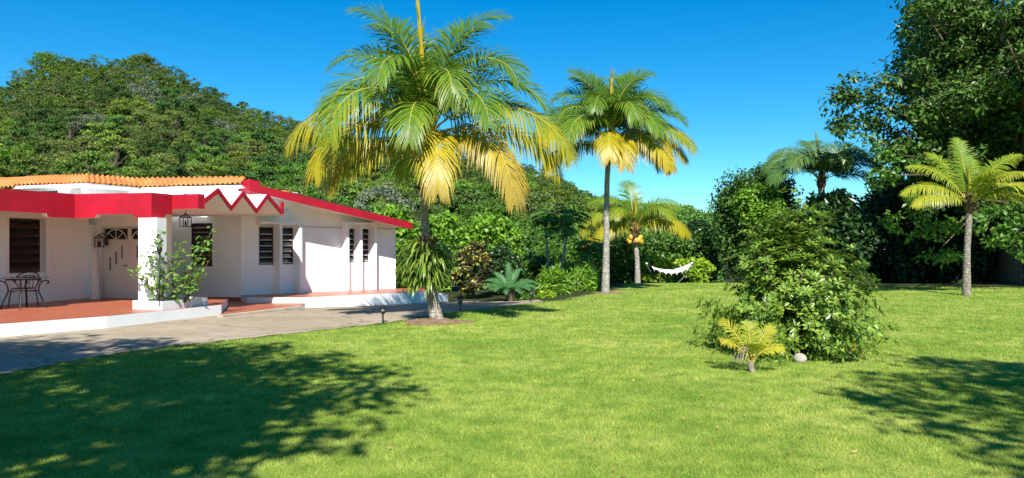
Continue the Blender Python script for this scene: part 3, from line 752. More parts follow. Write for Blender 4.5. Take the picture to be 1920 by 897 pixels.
mb = MB()
for (s0, za), (s1, zb) in zip(lines[:-1], lines[1:]):
    mb.hull([zq(s0, za - th - .01, -.02), zq(s1, zb - th - .01, -.02), zq(s1, zb - th - .01, .025), zq(s0, za - th - .01, .025)], [zq(s0, za + .008, -.02), zq(s1, zb + .008, -.02), zq(s1, zb + .008, .025), zq(s0, za + .008, .025)])
se, ze = lines[-1]
Ye = (Z0 + u * se)[1]; q = Z0 + u * (se + .04) + v_ * .0
mb.box((q[0], q[1], (zat(379, Ye) + zat(401.5, Ye)) / 2), (.09, .07, zat(379, Ye) - zat(401.5, Ye)), u)
hp(mb, 'zigzag_trim', M['red'])

# patio, lower step, walkway
fl_ = G(-60, 613, PZ - .02); f0 = G(0, 607.5, PZ); f1 = G(200, 593, PZ); f2 = G(415, 573, PZ - .02)
pe = [tuple(f0 + (f0 - f1) * 1.2), tuple(f0), tuple(f1), tuple(f2), (f2[0] - .75, f2[1] + 2.4), tuple(W0e + v_ * .5), tuple(W0o - v_ * .2 + u * .1), tuple(W1e + u * .1 - v_ * .1), tuple(W1e - u * 6.5 - v_ * .1)]
mb = MB(); mb.prism(pe, -.05, PZ - .004, 0); mb.prism([tuple(np.array(p)) for p in pe], PZ - .003, PZ, 1)
o = mb.build('patio', [M['curbwhite'], M['patio']]); tag(o, kind='structure')
ks = G(418, 596.5); ke = G(572, 578)
kdn = (ke - ks) / np.linalg.norm(ke - ks); kin = np.array([-kdn[1], kdn[0]]) * .19
lp = [tuple(f2 + np.array([.02, .1])), tuple(ks + kin + kdn * .02), tuple(ke + kin - kdn * .05), tuple(Kb + n2 * 1.3 + u2 * 1.6), tuple(Kb + n2 * .05), tuple(Kb + d3w * s3a), (f2[0] - .7, f2[1] + 2.4)]
mb = MB(); mb.prism(lp, -.08, .05); tag(mb.build('entry_floor', M['patio']), kind='structure')
mb = MB(); kd = (ke - ks) / np.linalg.norm(ke - ks); c = (ks + ke) / 2; c = c + np.array([-kd[1], kd[0]]) * .1
mb.box((c[0], c[1], .015), (np.linalg.norm(ke - ks), .2, .09), kd); tag(mb.build('entry_kerb', M['kerb']), kind='structure')
wz = .22
w0 = G(569, 558, wz); w1 = G(700, 551.5, wz); w2 = G(823, 545.5, wz)
wp = [tuple(Kb + n2 * .03 - u2 * .05), tuple(G(463, 561, .17)), tuple(w0), tuple(w1), tuple(w2), tuple(w2 + np.array([-.9, 2.6])), tuple(K + u2 * (sE - .02) - n2 * .05), tuple(K + u2 * 1 - n2 * .1)]
wzt = [wz + .02, wz, wz, wz, wz, wz - .02, wz - .1, wz]
mb = MB(); mb.prism(wp, -.5, np.array(wzt) - .004, 0); mb.prism(wp, np.array(wzt) - .0035, np.array(wzt), 1)
tag(mb.build('walkway', [M['curbwhite'], M['patio']]), kind='structure')
st = G(838, 553, wz - .12)
mb = MB(); dd = (w2 - w1) / np.linalg.norm(w2 - w1)
pa = w2 + dd * .003; pb = pa + dd * .4; mb.prism([tuple(pa), tuple(pb), tuple(pb + np.array([-.9, 2.0])), tuple(pa + np.array([-.9, 2.2]))], -.5, wz - .16)
tag(mb.build('walkway_step', M['curbwhite']), kind='structure')

# ------------------------------------------------------------------ foliage tools
def unit(a): return a / (np.linalg.norm(a, axis=-1, keepdims=True) + 1e-9)
def leaves(mb, P, A, Nn, L, W, mat=0, fold=.0):
    """kite-shaped leaves: base P, axis A (unit), normal Nn, length L, width W"""
    B = unit(np.cross(A, Nn)); L = np.broadcast_to(L, (len(P),))[:, None]; W = np.broadcast_to(W, (len(P),))[:, None]
    Nu = unit(np.cross(B, A))
    m = P + A * L * .48 + Nu * L * fold
    v = np.stack([P, m + B * W * .5, P + A * L - Nu * L * fold * .6, m - B * W * .5], 1)
    mb.add(v.reshape(-1, 3), np.arange(4 * len(P)).reshape(-1, 4), mat)
def cloud(mb, rg, C, r, per, L, W, flat=.7, up=.35, out=.7, mat=0, hang=0.0, shell=.45):
    """leaf clumps of radius r (array) at centres C"""
    n = len(C) * per; c = np.repeat(C, per, 0); rr = np.repeat(np.broadcast_to(r, (len(C),)), per)[:, None]
    d = unit(rg.normal(size=(n, 3))); k = rg.random((n, 1)) ** shell
    P = c + d * rr * k * np.array([1, 1, flat])
    Nn = unit(d * out + rg.normal(size=(n, 3)) * .55 + np.array([0, 0, up]))
    A = unit(np.cross(Nn, rg.normal(size=(n, 3)))); A[:, 2] -= hang; A = unit(A)
    leaves(mb, P, A, Nn, L * rg.uniform(.7, 1.25, n), W * rg.uniform(.7, 1.25, n), mat, .06)
def crown_centres(rg, n, R, z0, zr, inner=.5, low=-.6):
    d = unit(rg.normal(size=(n * 3, 3))); d = d[d[:, 2] > low][:n]
    k = rg.uniform(inner, 1.0, (len(d), 1)) ** .7
    return d * k * np.array([R, R, zr]) + np.array([0, 0, z0])
def limbs(mb, rg, base, h0, C, r0, n=8, mat=0, sides=7):
    """trunk and limbs towards some clump centres (local coordinates)"""
    tops = C[rg.permutation(len(C))[:n]]
    tr = np.array([[0, 0, -.15], [.04, .02, h0 * .5], [.0, .05, h0]]) + np.array([base[0], base[1], base[2]])
    mb.tube(tr, [r0 * 1.25, r0, r0 * .85], sides, mat)
    for t in tops:
        a = tr[-1] * .999; e = np.array(t); m = a + (e - a) * .5 + rg.normal(size=3) * .08 * np.linalg.norm(e - a) + np.array([0, 0, .08 * np.linalg.norm(e - a)])
        mb.tube([a - np.array([0, 0, r0]), m, e], [r0 * .6, r0 * .35, r0 * .12], 5, mat)
def tree(name, label, cat, x, y, R, H, zc, zr, leaf, barkm, seed, nclump=60, per=90, L=.16, W=.08, cr=.5, trunk_h=None, r0=.12, group=None, z=None, flat=.7, up=.35, hang=0, inner=.5, low=-.6, nl=9, extra=None, out=.7, sq=(1, 1)):
    """one tree or shrub: trunk with limbs, and a crown of many small leaves. zc = crown centre height, zr = crown half height"""
    rg = np.random.default_rng(seed); z = gz(x, y) if z is None else z
    root = thing(name, label, cat, (x, y, z), group)
    C = crown_centres(rg, nclump, R, zc, zr, inner, low) * np.array([sq[0], sq[1], 1])
    tb = MB(); limbs(tb, rg, (0, 0, 0), trunk_h if trunk_h else max(.15, zc - zr * .6), C, r0, nl)
    o = tb.build('trunk', barkm, root, True)
    cm = MB(); cloud(cm, rg, C, cr * rg.uniform(.7, 1.3, len(C)), per, L, W, flat, up, out, 0, hang)
    o = cm.build('crown', leaf, root)
    if extra:
        em = MB(); sel = C[rg.permutation(len(C))[:extra[1]]]; cloud(em, rg, sel, cr, extra[2], L * extra[3], W * extra[3], flat); em.build(extra[4], extra[0], root)
    return root

# ------------------------------------------------------------------ hillside forest
VAR = []
def hill_variant(seed, R, H, leaf, nclump, per, L, flat=.4, up=.5):
    rg = np.random.default_rng(seed); mb = MB()
    C = crown_centres(rg, nclump, R * .95, H * .62, H * .36, .6, -.45)
    tb_c = C[rg.permutation(len(C))[:8]]
    mb.tube([[0, 0, -1.5], [.1, .05, H * .25], [0, 0, H * .55]], [.2, .16, .1], 6, 1)
    for t in tb_c: mb.tube([[0, 0, H * .35], (np.array([0, 0, H * .45]) + t) / 2, t * 1.02], [.09, .06, .03], 4, 1)
    k = rg.uniform(.55, 1.5, len(C)); cloud(mb, rg, C, R * .27 * k, per, L, L * .62, flat, up, .7)
    o = mb.build('hillside_tree', [leaf, M['bark']]); return o
M['hill4'] = leaf_mat('hill_foliage_bright', (.075, .15, .015), (.17, .28, .03), .25, .6, .2, .7)
M['hill5'] = leaf_mat('hill_foliage_dark', (.034, .08, .018), (.085, .16, .03), .25, .6, .2, .8)
M['hill6'] = leaf_mat('hill_foliage_olive', (.08, .125, .025), (.16, .22, .048), .25, .6, .2, .6)
vr = [hill_variant(101, 2.7, 6.0, M['hill1'], 26, 150, .24), hill_variant(102, 3.3, 6.6, M['hill4'], 30, 150, .24, .32), hill_variant(103, 2.2, 6.8, M['hill5'], 24, 150, .22),
      hill_variant(104, 2.7, 5.2, M['hill5'], 24, 100, .38, .5), hill_variant(105, 2.5, 6.2, M['hill3'], 18, 80, .22, .5), hill_variant(106, 3.1, 5.8, M['hill6'], 30, 170, .19, .3)]
vl = ['rounded leafy tree in the dense forest on the hillside behind the house', 'broad flat-topped tree in the dense forest on the hillside behind the house',
      'narrow upright tree in the dense forest on the hillside behind the house', 'coarse-leaved low tree in the dense forest on the hillside behind the house',
      'greyish thin-leaved tree in the dense forest on the hillside behind the house', 'fine-leaved spreading tree in the dense forest on the hillside behind the house']
M['canopy'] = [M['hill1'], M['hill4'], M['hill5'], M['hill6'], M['hill3']]
def place_hill():
    rg = np.random.default_rng(42); pts = []; first = [True] * len(vr)
    grid = {}
    for _ in range(60000):
        p = rg.uniform(-60, 1150); Rr = float(hill_R(p))
        Y = (60 ** 2 + rg.random() * ((Rr + 1) ** 2 - 60 ** 2)) ** .5 if rg.random() > .15 else Rr - rg.uniform(-1, 4)
        x = (p - 960) / F * Y; z = gz(x, Y)
        ytop = HY - (z + 6 - CH) / Y * F
        if p < 470 and ytop > 326: continue
        if p >= 470 and ytop > 412: continue
        k = (int(x // 4), int(Y // 4)); sep = 3.15
        if any((x - a) ** 2 + (Y - b) ** 2 < sep * sep for i in (-1, 0, 1) for j in (-1, 0, 1) for (a, b) in grid.get((k[0] + i, k[1] + j), ())): continue
        grid.setdefault(k, []).append((x, Y)); pts.append((x, Y, z))
        if len(pts) > 1450: break
    pts.sort(key=lambda t: t[1])
    for (x, Y, z) in pts[:285]:
        k = int(rg.choice(6, p=[.24, .17, .19, .15, .06, .19]))
        src = vr[k]
        if first[k]: o = src; first[k] = False
        else: o = src.copy(); COL.objects.link(o)
        o.location = (x, Y, z - .4); o.rotation_euler = (0, 0, rg.uniform(0, 6.28)); s = rg.uniform(.58, 1.1); o.scale = (s, s, s * rg.uniform(.85, 1.15))
        tag(o, vl[k], 'tree', 'trees on the forested hillside')
    extra = []
    for _ in range(420):
        p = rg.uniform(-400, -60); Y = (62 ** 2 + rg.random() * (166 ** 2 - 62 ** 2)) ** .5; x = (p - 960) / F * Y; extra.append((x, Y, gz(x, Y)))
    pts += extra
    mb = MB()                                    # the farther part of the forest, past 300 trees: one mass
    for (x, Y, z) in pts[285:]:
        m = int(rg.choice(5, p=[.32, .18, .24, .2, .06])); R = rg.uniform(1.5, 3.0); H = rg.uniform(4.2, 7.4)
        C = crown_centres(rg, int(rg.integers(14, 22)), R * .95, H * .6, H * .36, .6, -.45) + np.array([x, Y, z - .4])
        cloud(mb, rg, C, R * .29 * rg.uniform(.55, 1.5, len(C)), 44, .29, .185, rg.uniform(.3, .5), .5, .7, m)
        mb.tube([[x, Y, z - 1], [x + .1, Y, z + H * .55]], [.18, .09], 5, 5)
    tag(mb.build('hill_forest', M['canopy'] + [M['bark']]), 'dense forest over the upper slope of the hill behind the house', 'forest', kind='stuff')
    return pts
hill_pts = place_hill()
# singular trees on the hill
def hill_single(px, py, Y, R, H, leaf, label, seed, per=110, L=.34, flat=.45, nclump=46, s=1.0):
    x = (px - 960) / F * Y; zt = zat(py, Y); rg = np.random.default_rng(seed); mb = MB()
    root = thing('hillside_tree', label, 'tree', (x, Y, zt - H), 'trees on the forested hillside')
    C = crown_centres(rg, nclump, R * .85, H * .70, H * .26, .5, -.4)
    tb = MB(); tb.tube([[0, 0, -4], [.15, 0, H * .25], [0, 0, H * .6]], [.26, .2, .12], 6)
    for t in C[:9]: tb.tube([[0, 0, H * .4], (np.array([0, 0, H * .5]) + t) / 2, t], [.11, .07, .03], 4)
    tb.build('trunk', M['palebark'], root, True)
    cloud(mb, rg, C, R * .3 * rg.uniform(.7, 1.35, len(C)), per, L, L * .6, flat, .5, .8); mb.build('crown', leaf, root)
hill_single(108, 97, 166, 6.0, 10.5, M['hill1'], 'tall umbrella-crowned tree standing above the hilltop skyline', 7)
hill_single(266, 103, 167, 3.4, 8.0, M['hill1'], 'tree with a small dark crest on the hilltop right of the umbrella-crowned tree', 8)
hill_single(278, 256, 108, 3.6, 5.6, M['hill2'], 'pale lime-coloured tree low on the hillside above the tile roof', 9, 130, .26)
hill_single(95, 158, 140, 4.0, 7.0, M['hill3'], 'silvery grey-leaved tree high on the hillside at the far left', 10, 60, .26)
hill_single(1286, 384, 300, 3.6, 6.5, M['hill1'], 'lone dark tree on the distant ridge beyond the hammock', 12, 80, .6, .6, 20)
# undergrowth that closes the gaps between the trees
def undergrowth():
    rg = np.random.default_rng(77); mb = MB()
    n = 5600; p = rg.uniform(-420, 1340, n); Rr = hill_R(p); Y = 50 + (Rr + 3 - 50) * rg.random(n) ** .8
    x = (p - 960) / F * Y; z = height(x, Y)
    C = np.stack([x, Y, z + rg.uniform(.0, 1.3, n)], -1)
    cloud(mb, rg, C, rg.uniform(.8, 1.7, n) * (1 + (Y - 41) / 250), 45, .34, .21, .7, .4, .8)
    n = 1500; p = rg.uniform(880, 1345, n); Y = 41.5 + 24 * rg.random(n); x = (p - 960) / F * Y; z = height(x, Y)
    C = np.stack([x, Y, z + rg.uniform(.0, 1, n) ** .7 * (3.4 + .02 * (Y - 41))], -1); cloud(mb, rg, C, rg.uniform(.5, 1.0, n), 45, .24, .15, .7, .4, .8, 1)
    tag(mb.build('undergrowth', [M['under'], M['mid']]), 'dense leafy undergrowth covering the hillside between the trees', 'undergrowth', kind='stuff')
    mb = MB(); n = 2600; p = rg.uniform(1050, 1700, n); Y = rg.uniform(150, 420, n); x = (p - 960) / F * Y; z = height(x, Y)
    C = np.stack([x, Y, z + rg.uniform(1, 4.4, n)], -1)
    cloud(mb, rg, C, rg.uniform(1.6, 3.2, n), 22, 1.1, .8, .7, .4, .8)
    tag(mb.build('far_forest', M['hill1']), 'far-off wooded ridge seen between the palms and the dense tree', 'forest', kind='stuff')
undergrowth()

# ------------------------------------------------------------------ palms
def frond(mb, base, az, el0, droop, L, ll=.72, nleaf=54, tint=.2, curl=1.35, g=.9, w=.036, rg=rng, start=.14, tw=0.0, vee=.25, tiptint=.13, rr=.022, side=0.0, bare_mat=1):
    tw = tw if tw else -32 * math.cos(R_(az)); n = 26; g = g * (.45 + 1.1 * min(1, tint * 1.4)); vee = vee + .25 * (1 - min(1, tint * 2)); s = np.linspace(0, 1, n); el = R_(el0) - R_(droop) * s ** curl
    a = R_(az) + R_(side) * s ** 2
    T = np.stack([np.cos(el) * np.cos(a), np.cos(el) * np.sin(a), np.sin(el)], -1)
    P = np.concatenate([[np.zeros(3)], np.cumsum((T[1:] + T[:-1]) / 2 * L / (n - 1), 0)]) + np.array(base)
    S = np.stack([np.sin(a), -np.cos(a), np.zeros(n)], -1)
    Nv = np.cross(S, T)
    if tw:
        c, q = math.cos(R_(tw)), math.sin(R_(tw)); S, Nv = S * c + Nv * q, Nv * c - S * q
    mb.tube(P, rr * (1 - .86 * s) * (1 + 1.3 * np.exp(-s * 18)), 5, bare_mat, False, np.clip(tint + .15, 0, 1))
    k = np.linspace(start, .995, nleaf)
    for sgn in (-1, 1):
        kk = np.clip(k + rg.normal(0, .004, nleaf), 0, 1); idx = kk * (n - 1)
        def at(Q): return np.stack([np.interp(idx, np.arange(n), Q[:, i]) for i in range(3)], -1)
        p, t, sd, nv = at(P), unit(at(T)), unit(at(S)), unit(at(Nv))
        r = (kk - start) / (1 - start)
        le = ll * (.45 + .55 * np.sin(np.pi * np.clip(r * .9 + .12, 0, 1)) ** .8) * rg.uniform(.86, 1.1, nleaf) * np.where(r > .85, 1 - (r - .85) * 3.0, 1)
        fw = np.interp(r, [0, .5, 1], [.45, .75, 1.6])
        D = unit(sd * sgn + t * fw[:, None] + nv * vee + rg.normal(0, .05, (nleaf, 3)))
        hw = w * np.interp(r, [0, .3, .8, 1], [.8, 1, .85, .5])
        gg = g * rg.uniform(.7, 1.3, nleaf)[:, None] * np.array([0, 0, -1.0])
        pts = [p]; d = D
        for q in range(3):
            d = unit(d + gg * (.22 + .30 * q)); pts.append(pts[-1] + d * (le / 3)[:, None])
        Wd = unit(np.cross(D, nv)); wid = [.55, 1.0, .72, .06]
        V = np.stack([x for q in range(4) for x in (pts[q] + Wd * (hw * wid[q] / 2)[:, None], pts[q] - Wd * (hw * wid[q] / 2)[:, None])], 1)
        m = len(p); f = (np.arange(m) * 8)[:, None, None] + np.array([[0, 1, 3, 2], [2, 3, 5, 4], [4, 5, 7, 6]])[None]
        ti = np.stack([np.clip(tint + tiptint * (q / 3) + .25 * tint * r, 0, .98) for q in range(4) for _ in (0, 1)], 1)
        mb.add(V.reshape(-1, 3), f.reshape(-1, 4), 0, ti.ravel() + 1e-5)
def palm_trunk(mb, pts, r, n=14, rings=9.0):
    P = np.array(pts, float); k = len(P); t = np.linspace(0, k - 1, k * 14)
    # smooth through the points
    from numpy import interp
    Q = np.stack([np.interp(t, range(k), P[:, i]) for i in range(3)], -1)
    for _ in range(14): Q[1:-1] = (Q[:-2] + 2 * Q[1:-1] + Q[2:]) / 4
    rad = np.interp(t, range(k), r); s = np.concatenate([[0], np.cumsum(np.linalg.norm(np.diff(Q, axis=0), axis=1))])
    Qn = int(s[-1] / .025); sn = np.linspace(0, s[-1], Qn)
    Q2 = np.stack([np.interp(sn, s, Q[:, i]) for i in range(3)], -1); r2 = np.interp(sn, s, rad)
    r2 = r2 * (1 + .028 * np.abs(np.sin(sn * rings * 1.6)) ** .6 + .012 * rng.normal(size=Qn))
    mb.tube(Q2, r2, n)
def coconuts(root, c, n, r, spread, seed):
    rg = np.random.default_rng(seed)
    for i in range(n):
        a = rg.uniform(0, 6.28); mb = MB(); k = r * rg.uniform(.85, 1.1)
        p = np.array(c) + np.array([math.cos(a) * spread, math.sin(a) * spread, rg.uniform(-.2, .1)])
        mb.ball(p, (k, k, k * 1.3), 10, 8); part(mb, 'coconut', M['coconut'], root, True)
def palm(name, label, base, mids, crown, r, fronds, mat, barkm, spear=None, nuts=None, group=None, fibre=True, stubs=6, seed=1, ll=.72, w=.036, nleaf=54):
    rg = np.random.default_rng(seed)
    root = thing(name, label, 'palm tree', tuple(base), group)
    mb = MB(); palm_trunk(mb, [np.array(base) - np.array([0, 0, .2]), *mids, crown], r); part(mb, 'trunk', barkm, root, True)
    c = np.array(crown)
    if fibre:
        mb = MB(); mb.tube([c - np.array([0, 0, .25]), c, c + np.array([0, 0, .3]), c + np.array([0, 0, .7])], [r[-1] * .9, r[-1] * 1.55, r[-1] * 1.35, r[-1] * .5], 10)
        for i in range(stubs):
            a = rg.uniform(0, 6.28); d = np.array([math.cos(a), math.sin(a), .7]); mb.tube([c + np.array([0, 0, .05]), c + d * .18, c + d * .36], [.045, .03, .012], 5)
        part(mb, 'crown_fibre', M['fibre'], root, True)
    for f in fronds:
        f = dict(f); mb = MB(); b = c + np.array([math.cos(R_(f['az'])) * r[-1], math.sin(R_(f['az'])) * r[-1], f.pop('dz', .25)])
        f.setdefault('ll', ll); f.setdefault('w', w); f.setdefault('nleaf', nleaf)
        frond(mb, b, rg=rg, **f); part(mb, 'frond', [mat, M['yellowstalk']], root)
    if spear:
        mb = MB(); L = spear[0]; b = c + np.array([0, 0, .3]); t = np.array([spear[1], spear[2], L])
        mb.tube([b, b + t * .5, b + t * .8, b + t], [.05, .05, .045, .006], 6, 0, True, .8)
        for i in range(16):
            h = .45 + .5 * rg.random(); a = rg.uniform(0, 6.28); q = b + t * h; d = np.array([math.cos(a) * .12, math.sin(a) * .12, .55 * (1 - h) + .28])
            mb.tube([q, q + d * .5, q + d], [.015, .012, .002], 4, 0, False, .55)
        part(mb, 'spear_leaf', mat, root)
    if nuts: coconuts(root, c + np.array([0, 0, nuts[3] if len(nuts) > 3 else .1]), nuts[0], nuts[1], nuts[2], seed)
    return root
def fr(az, el0, droop, L, tint, **k): return dict(az=az, el0=el0, droop=droop, L=L, tint=tint, **k)

zc = zat(268, 17.35)
crown1 = np.array([(802 - 960) / F * 17.35, 17.35, zc])
m1 = [np.array([(808 - 960) / F * 17.4, 17.4, zat(545, 17.4)]), np.array([(797 - 960) / F * 17.4, 17.4, zat(450, 17.4)]), np.array([(797 - 960) / F * 17.38, 17.38, zat(360, 17.38)])]
FR1 = [
    fr(187, 44, 112, 3.7, .50, curl=1.2, dz=.2, ll=1.2, g=1.3), fr(205, 24, 110, 3.2, .56, dz=.15, ll=1.1, g=1.2), fr(224, 64, 160, 3.6, .32, curl=1.1, ll=1.15, g=1.2), fr(283, 24, 118, 2.7, .66, dz=.1, curl=.9),
    fr(322, 26, 116, 3.5, .74, dz=.1, curl=.95), fr(347, 42, 112, 4.0, .44, curl=1.05, ll=1.2, g=1.3), fr(352, 20, 90, 3.5, .52, dz=.15), fr(18, 46, 95, 3.2, .14), fr(35, 12, 80, 3.2, .45, dz=.1),
    fr(172, 80, 120, 3.4, .12, curl=1.6), fr(200, 74, 185, 3.5, .16, curl=1.4), fr(163, 54, 100, 3.3, .12), fr(338, 82, 165, 3.5, .12, curl=1.6), fr(355, 66, 132, 3.5, .14, curl=1.3),
    fr(28, 72, 95, 3.5, .10, curl=1.5), fr(292, 78, 195, 3.1, .28, curl=1.6), fr(95, 76, 70, 3.5, .08), fr(125, 66, 85, 3.4, .08), fr(150, 34, 95, 3.2, .25),
    fr(110, 20, 90, 3.0, .34), fr(248, 80, 170, 3.3, .20, curl=1.6), fr(145, 84, 70, 3.5, .08, curl=1.8), fr(40, 84, 70, 3.5, .08, curl=1.8), fr(265, 50, 145, 2.6, .26, curl=1.2),
    fr(310, 62, 145, 3.0, .18, curl=1.2), fr(185, 87, 85, 3.6, .1, curl=2.0), fr(0, 86, 90, 3.6, .1, curl=2.0), fr(334, 6, 78, 2.8, .66, dz=.05), fr(197, 4, 75, 2.7, .58, dz=.05)]
palm('coconut_palm', 'largest coconut palm, leaning trunk with clump of strap leaves, beside the driveway', (PALM[0], PALM[1], gz(*PALM) + .08), m1, crown1, [.175, .125, .095, .085, .09], FR1, M['frond'], M['palmbark'], (3.6, -.28, 0), (9, .085, .24, .1), 'coconut palms on the lawn', seed=21, ll=.98, w=.042, nleaf=78)

def auto_fronds(n, L, seed, e_hi=86, e_lo=5, t_lo=.1, t_hi=.7, dr_hi=75, dr_lo=100, jit=8, L0=.85):
    rg = np.random.default_rng(seed); out = []; a0 = rg.uniform(0, 360)
    for i in range(n):
        q = (i + .5) / n
        out.append(fr(a0 + i * 137.5 + rg.normal(0, 8), e_hi + (e_lo - e_hi) * q ** 1.15 + rg.normal(0, jit), dr_hi + (dr_lo - dr_hi) * q + rg.normal(0, 12), L * (L0 + (1 - L0) * math.sin(math.pi * min(1, q + .15))) * rg.uniform(.92, 1.06),
                      t_lo + (t_hi - t_lo) * q ** 1.4 + rg.normal(0, .04), curl=1.6 - .5 * q, dz=.3 - .25 * q))
    return out
Y = P2[1]; cr2 = np.array([(1143 - 960) / F * Y, Y, zat(272, Y)])
FR2 = [
    fr(186, 46, 105, 3.3, .40, curl=1.15, ll=1.15), fr(204, 26, 85, 3.2, .60, ll=1.0), fr(226, 62, 150, 3.2, .26, curl=1.1, ll=1.1), fr(282, 24, 118, 2.4, .66, curl=.9), fr(262, 34, 125, 2.3, .6, curl=.9),
    fr(322, 28, 112, 3.2, .62, curl=.95), fr(347, 34, 92, 3.5, .40, curl=1.1, ll=1.15), fr(352, 16, 80, 3.2, .56), fr(18, 46, 95, 3.2, .14), fr(35, 12, 80, 3.0, .45),
    fr(172, 80, 115, 3.1, .12, curl=1.6), fr(200, 74, 175, 3.3, .16, curl=1.4), fr(163, 54, 95, 3.2, .12), fr(338, 80, 160, 3.3, .12, curl=1.6), fr(355, 60, 115, 3.4, .14, curl=1.3),
    fr(28, 72, 95, 3.3, .10, curl=1.5), fr(292, 78, 190, 3.0, .24, curl=1.6), fr(95, 76, 70, 3.3, .08), fr(125, 66, 85, 3.2, .08), fr(150, 34, 95, 3.2, .25), fr(248, 80, 165, 3.1, .18, curl=1.6), fr(145, 84, 70, 3.2, .08, curl=1.8),
    fr(40, 84, 70, 3.2, .08, curl=1.8), fr(310, 60, 140, 3.0, .2, curl=1.2), fr(185, 86, 80, 3.2, .1, curl=2.0), fr(0, 86, 85, 3.2, .1, curl=2.0), fr(330, 8, 78, 2.8, .66, dz=.05), fr(193, 6, 70, 2.9, .6, dz=.05)]
palm('coconut_palm', 'tall coconut palm with straight pale grey trunk at the crest of the lawn', (*P2, gz(*P2)), [np.array([(1137 - 960) / F * Y, Y, zat(460, Y)]), np.array([(1138 - 960) / F * Y, Y, zat(340, Y)])], cr2, [.165, .115, .098, .095], FR2, M['frond'], M['palmbark2'], (2.7, .1, 0), (4, .10, .22, .0), 'coconut palms on the lawn', seed=31, ll=1.05, w=.052, nleaf=80)
Y = P3[1]; cr3 = np.array([(1190 - 960) / F * Y, Y, zat(440, Y)])
FR3 = [fr(178, 40, 105, 3.0, .46, ll=1.1), fr(197, 64, 130, 2.9, .36, ll=1.05), fr(207, 30, 110, 2.6, .52), fr(355, 34, 95, 3.0, .5, ll=1.1), fr(338, 42, 115, 2.9, .5, ll=1.05), fr(20, 60, 85, 2.9, .24), fr(100, 82, 40, 2.9, .16), fr(165, 72, 95, 3.0, .24), fr(75, 68, 80, 2.8, .2), fr(130, 58, 85, 2.7, .24), fr(230, 78, 150, 2.7, .34), fr(318, 76, 145, 2.8, .3), fr(185, 12, 75, 2.8, .56), fr(45, 40, 80, 2.7, .3), fr(350, 76, 115, 2.9, .26), fr(212, 82, 110, 2.9, .26)]
palm('coconut_palm', 'short coconut palm hung with yellow coconuts left of the hammock', (*P3, gz(*P3)), [np.array([(1195 - 960) / F * Y, Y, zat(490, Y)])], cr3, [.16, .12, .115], FR3, M['frond'], M['palmbark2'], (1.7, .1, 0), (14, .115, .33, -.2), 'coconut palms on the lawn', seed=41, ll=.95, w=.045, nleaf=70)
Y = P4[1]; cr4 = np.array([(1818 - 960) / F * Y, Y, zat(392, Y)])
FR4 = [fr(178, 40, 78, 2.5, .42), fr(164, 64, 70, 2.5, .34), fr(190, 22, 62, 2.3, .46), fr(2, 24, 62, 2.5, .42), fr(18, 56, 66, 2.4, .34), fr(345, 40, 72, 2.4, .42), fr(92, 85, 26, 2.5, .18), fr(60, 72, 50, 2.4, .26), fr(122, 74, 50, 2.5, .26), fr(272, 66, 75, 1.9, .34), fr(312, 64, 80, 2.0, .4), fr(352, 72, 60, 2.4, .28)]
palm('coconut_palm', 'young yellow-green coconut palm with mottled trunk in front of the dark trees', (*P4, gz(*P4)), [np.array([(1813 - 960) / F * Y, Y, zat(470, Y)])], cr4, [.15, .105, .105], FR4, M['frondyoung'], M['palmbark3'], (1.2, .0, 0), None, 'coconut palms on the lawn', seed=51, ll=.62, w=.045, nleaf=58)
# royal palm behind
Y = 37.6; x = (1540 - 960) / F * Y; z0 = gz(x, Y)
FR5 = [fr(175, 66, 135, 3.3, .3), fr(195, 45, 120, 3.2, .15), fr(160, 78, 125, 3.2, .3), fr(5, 64, 140, 3.8, .1), fr(345, 46, 130, 3.8, .1), fr(20, 75, 105, 3.4, .1), fr(330, 68, 140, 3.2, .12), fr(215, 70, 140, 3.0, .2), fr(90, 80, 70, 3.0, .1), fr(50, 50, 100, 3.3, .1), fr(130, 50, 100, 3.2, .1), fr(0, 25, 95, 3.3, .1), fr(285, 82, 150, 2.6, .15)]
palm('royal_palm', 'royal palm with drooping blue-green fronds rising behind the dense tree', (x, Y, z0), [np.array([x, Y, 2.0])], np.array([x, Y, zat(346, Y)]), [.22, .2, .15], FR5, M['frondroyal'], M['palmbark2'], (2.4, -.3, 0), None, seed=61, ll=1.15, w=.055, nleaf=76)

# seedling
sd = G(1409, 698); zs = gz(*sd); Yd = sd[1]
root = thing('coconut_seedling', 'small yellow coconut seedling in the lawn in front of the umbrella bush', 'palm seedling', (*sd, zs))
mb = MB(); b = np.array([*sd, zs]); mb.tube([b - np.array([0, 0, .06]), b + np.array([.0, 0, .07]), b + np.array([-.01, 0, .17])], [.05, .045, .03], 8); part(mb, 'stem', M['palmbark'], root, True)
for (az, el, dr, L, ti) in ((158, 74, 40, .92, .5), (187, 68, 66, .72, .6), (22, 76, 46, .80, .5), (345, 72, 95, .66, .55), (95, 86, 22, .74, .4), (262, 78, 60, .55, .5)):
    mb = MB(); frond(mb, b + np.array([0, 0, .08]), az, el, dr, L * .84, .19, 18, ti, 1.3, .35, .020, np.random.default_rng(az), .40, 0, .3, .2, .015); part(mb, 'frond', [M['frondyoung'], M['yellowstalk']], root)
mb = MB(); rg = np.random.default_rng(4)
for i in range(16):
    a = rg.uniform(2.2, 4.2); q = b + np.array([-.10 + rg.normal() * .03, rg.normal() * .04, .36]); d = np.array([math.cos(a) * .1, math.sin(a) * .08, -.22]); mb.tube([q, q + d * .5 + np.array([0, 0, .03]), q + d], [.008, .008, .002], 4)
part(mb, 'dry_leaf', worn('dry_grey_leaf', (.33, .27, .22), .7, 8), root)
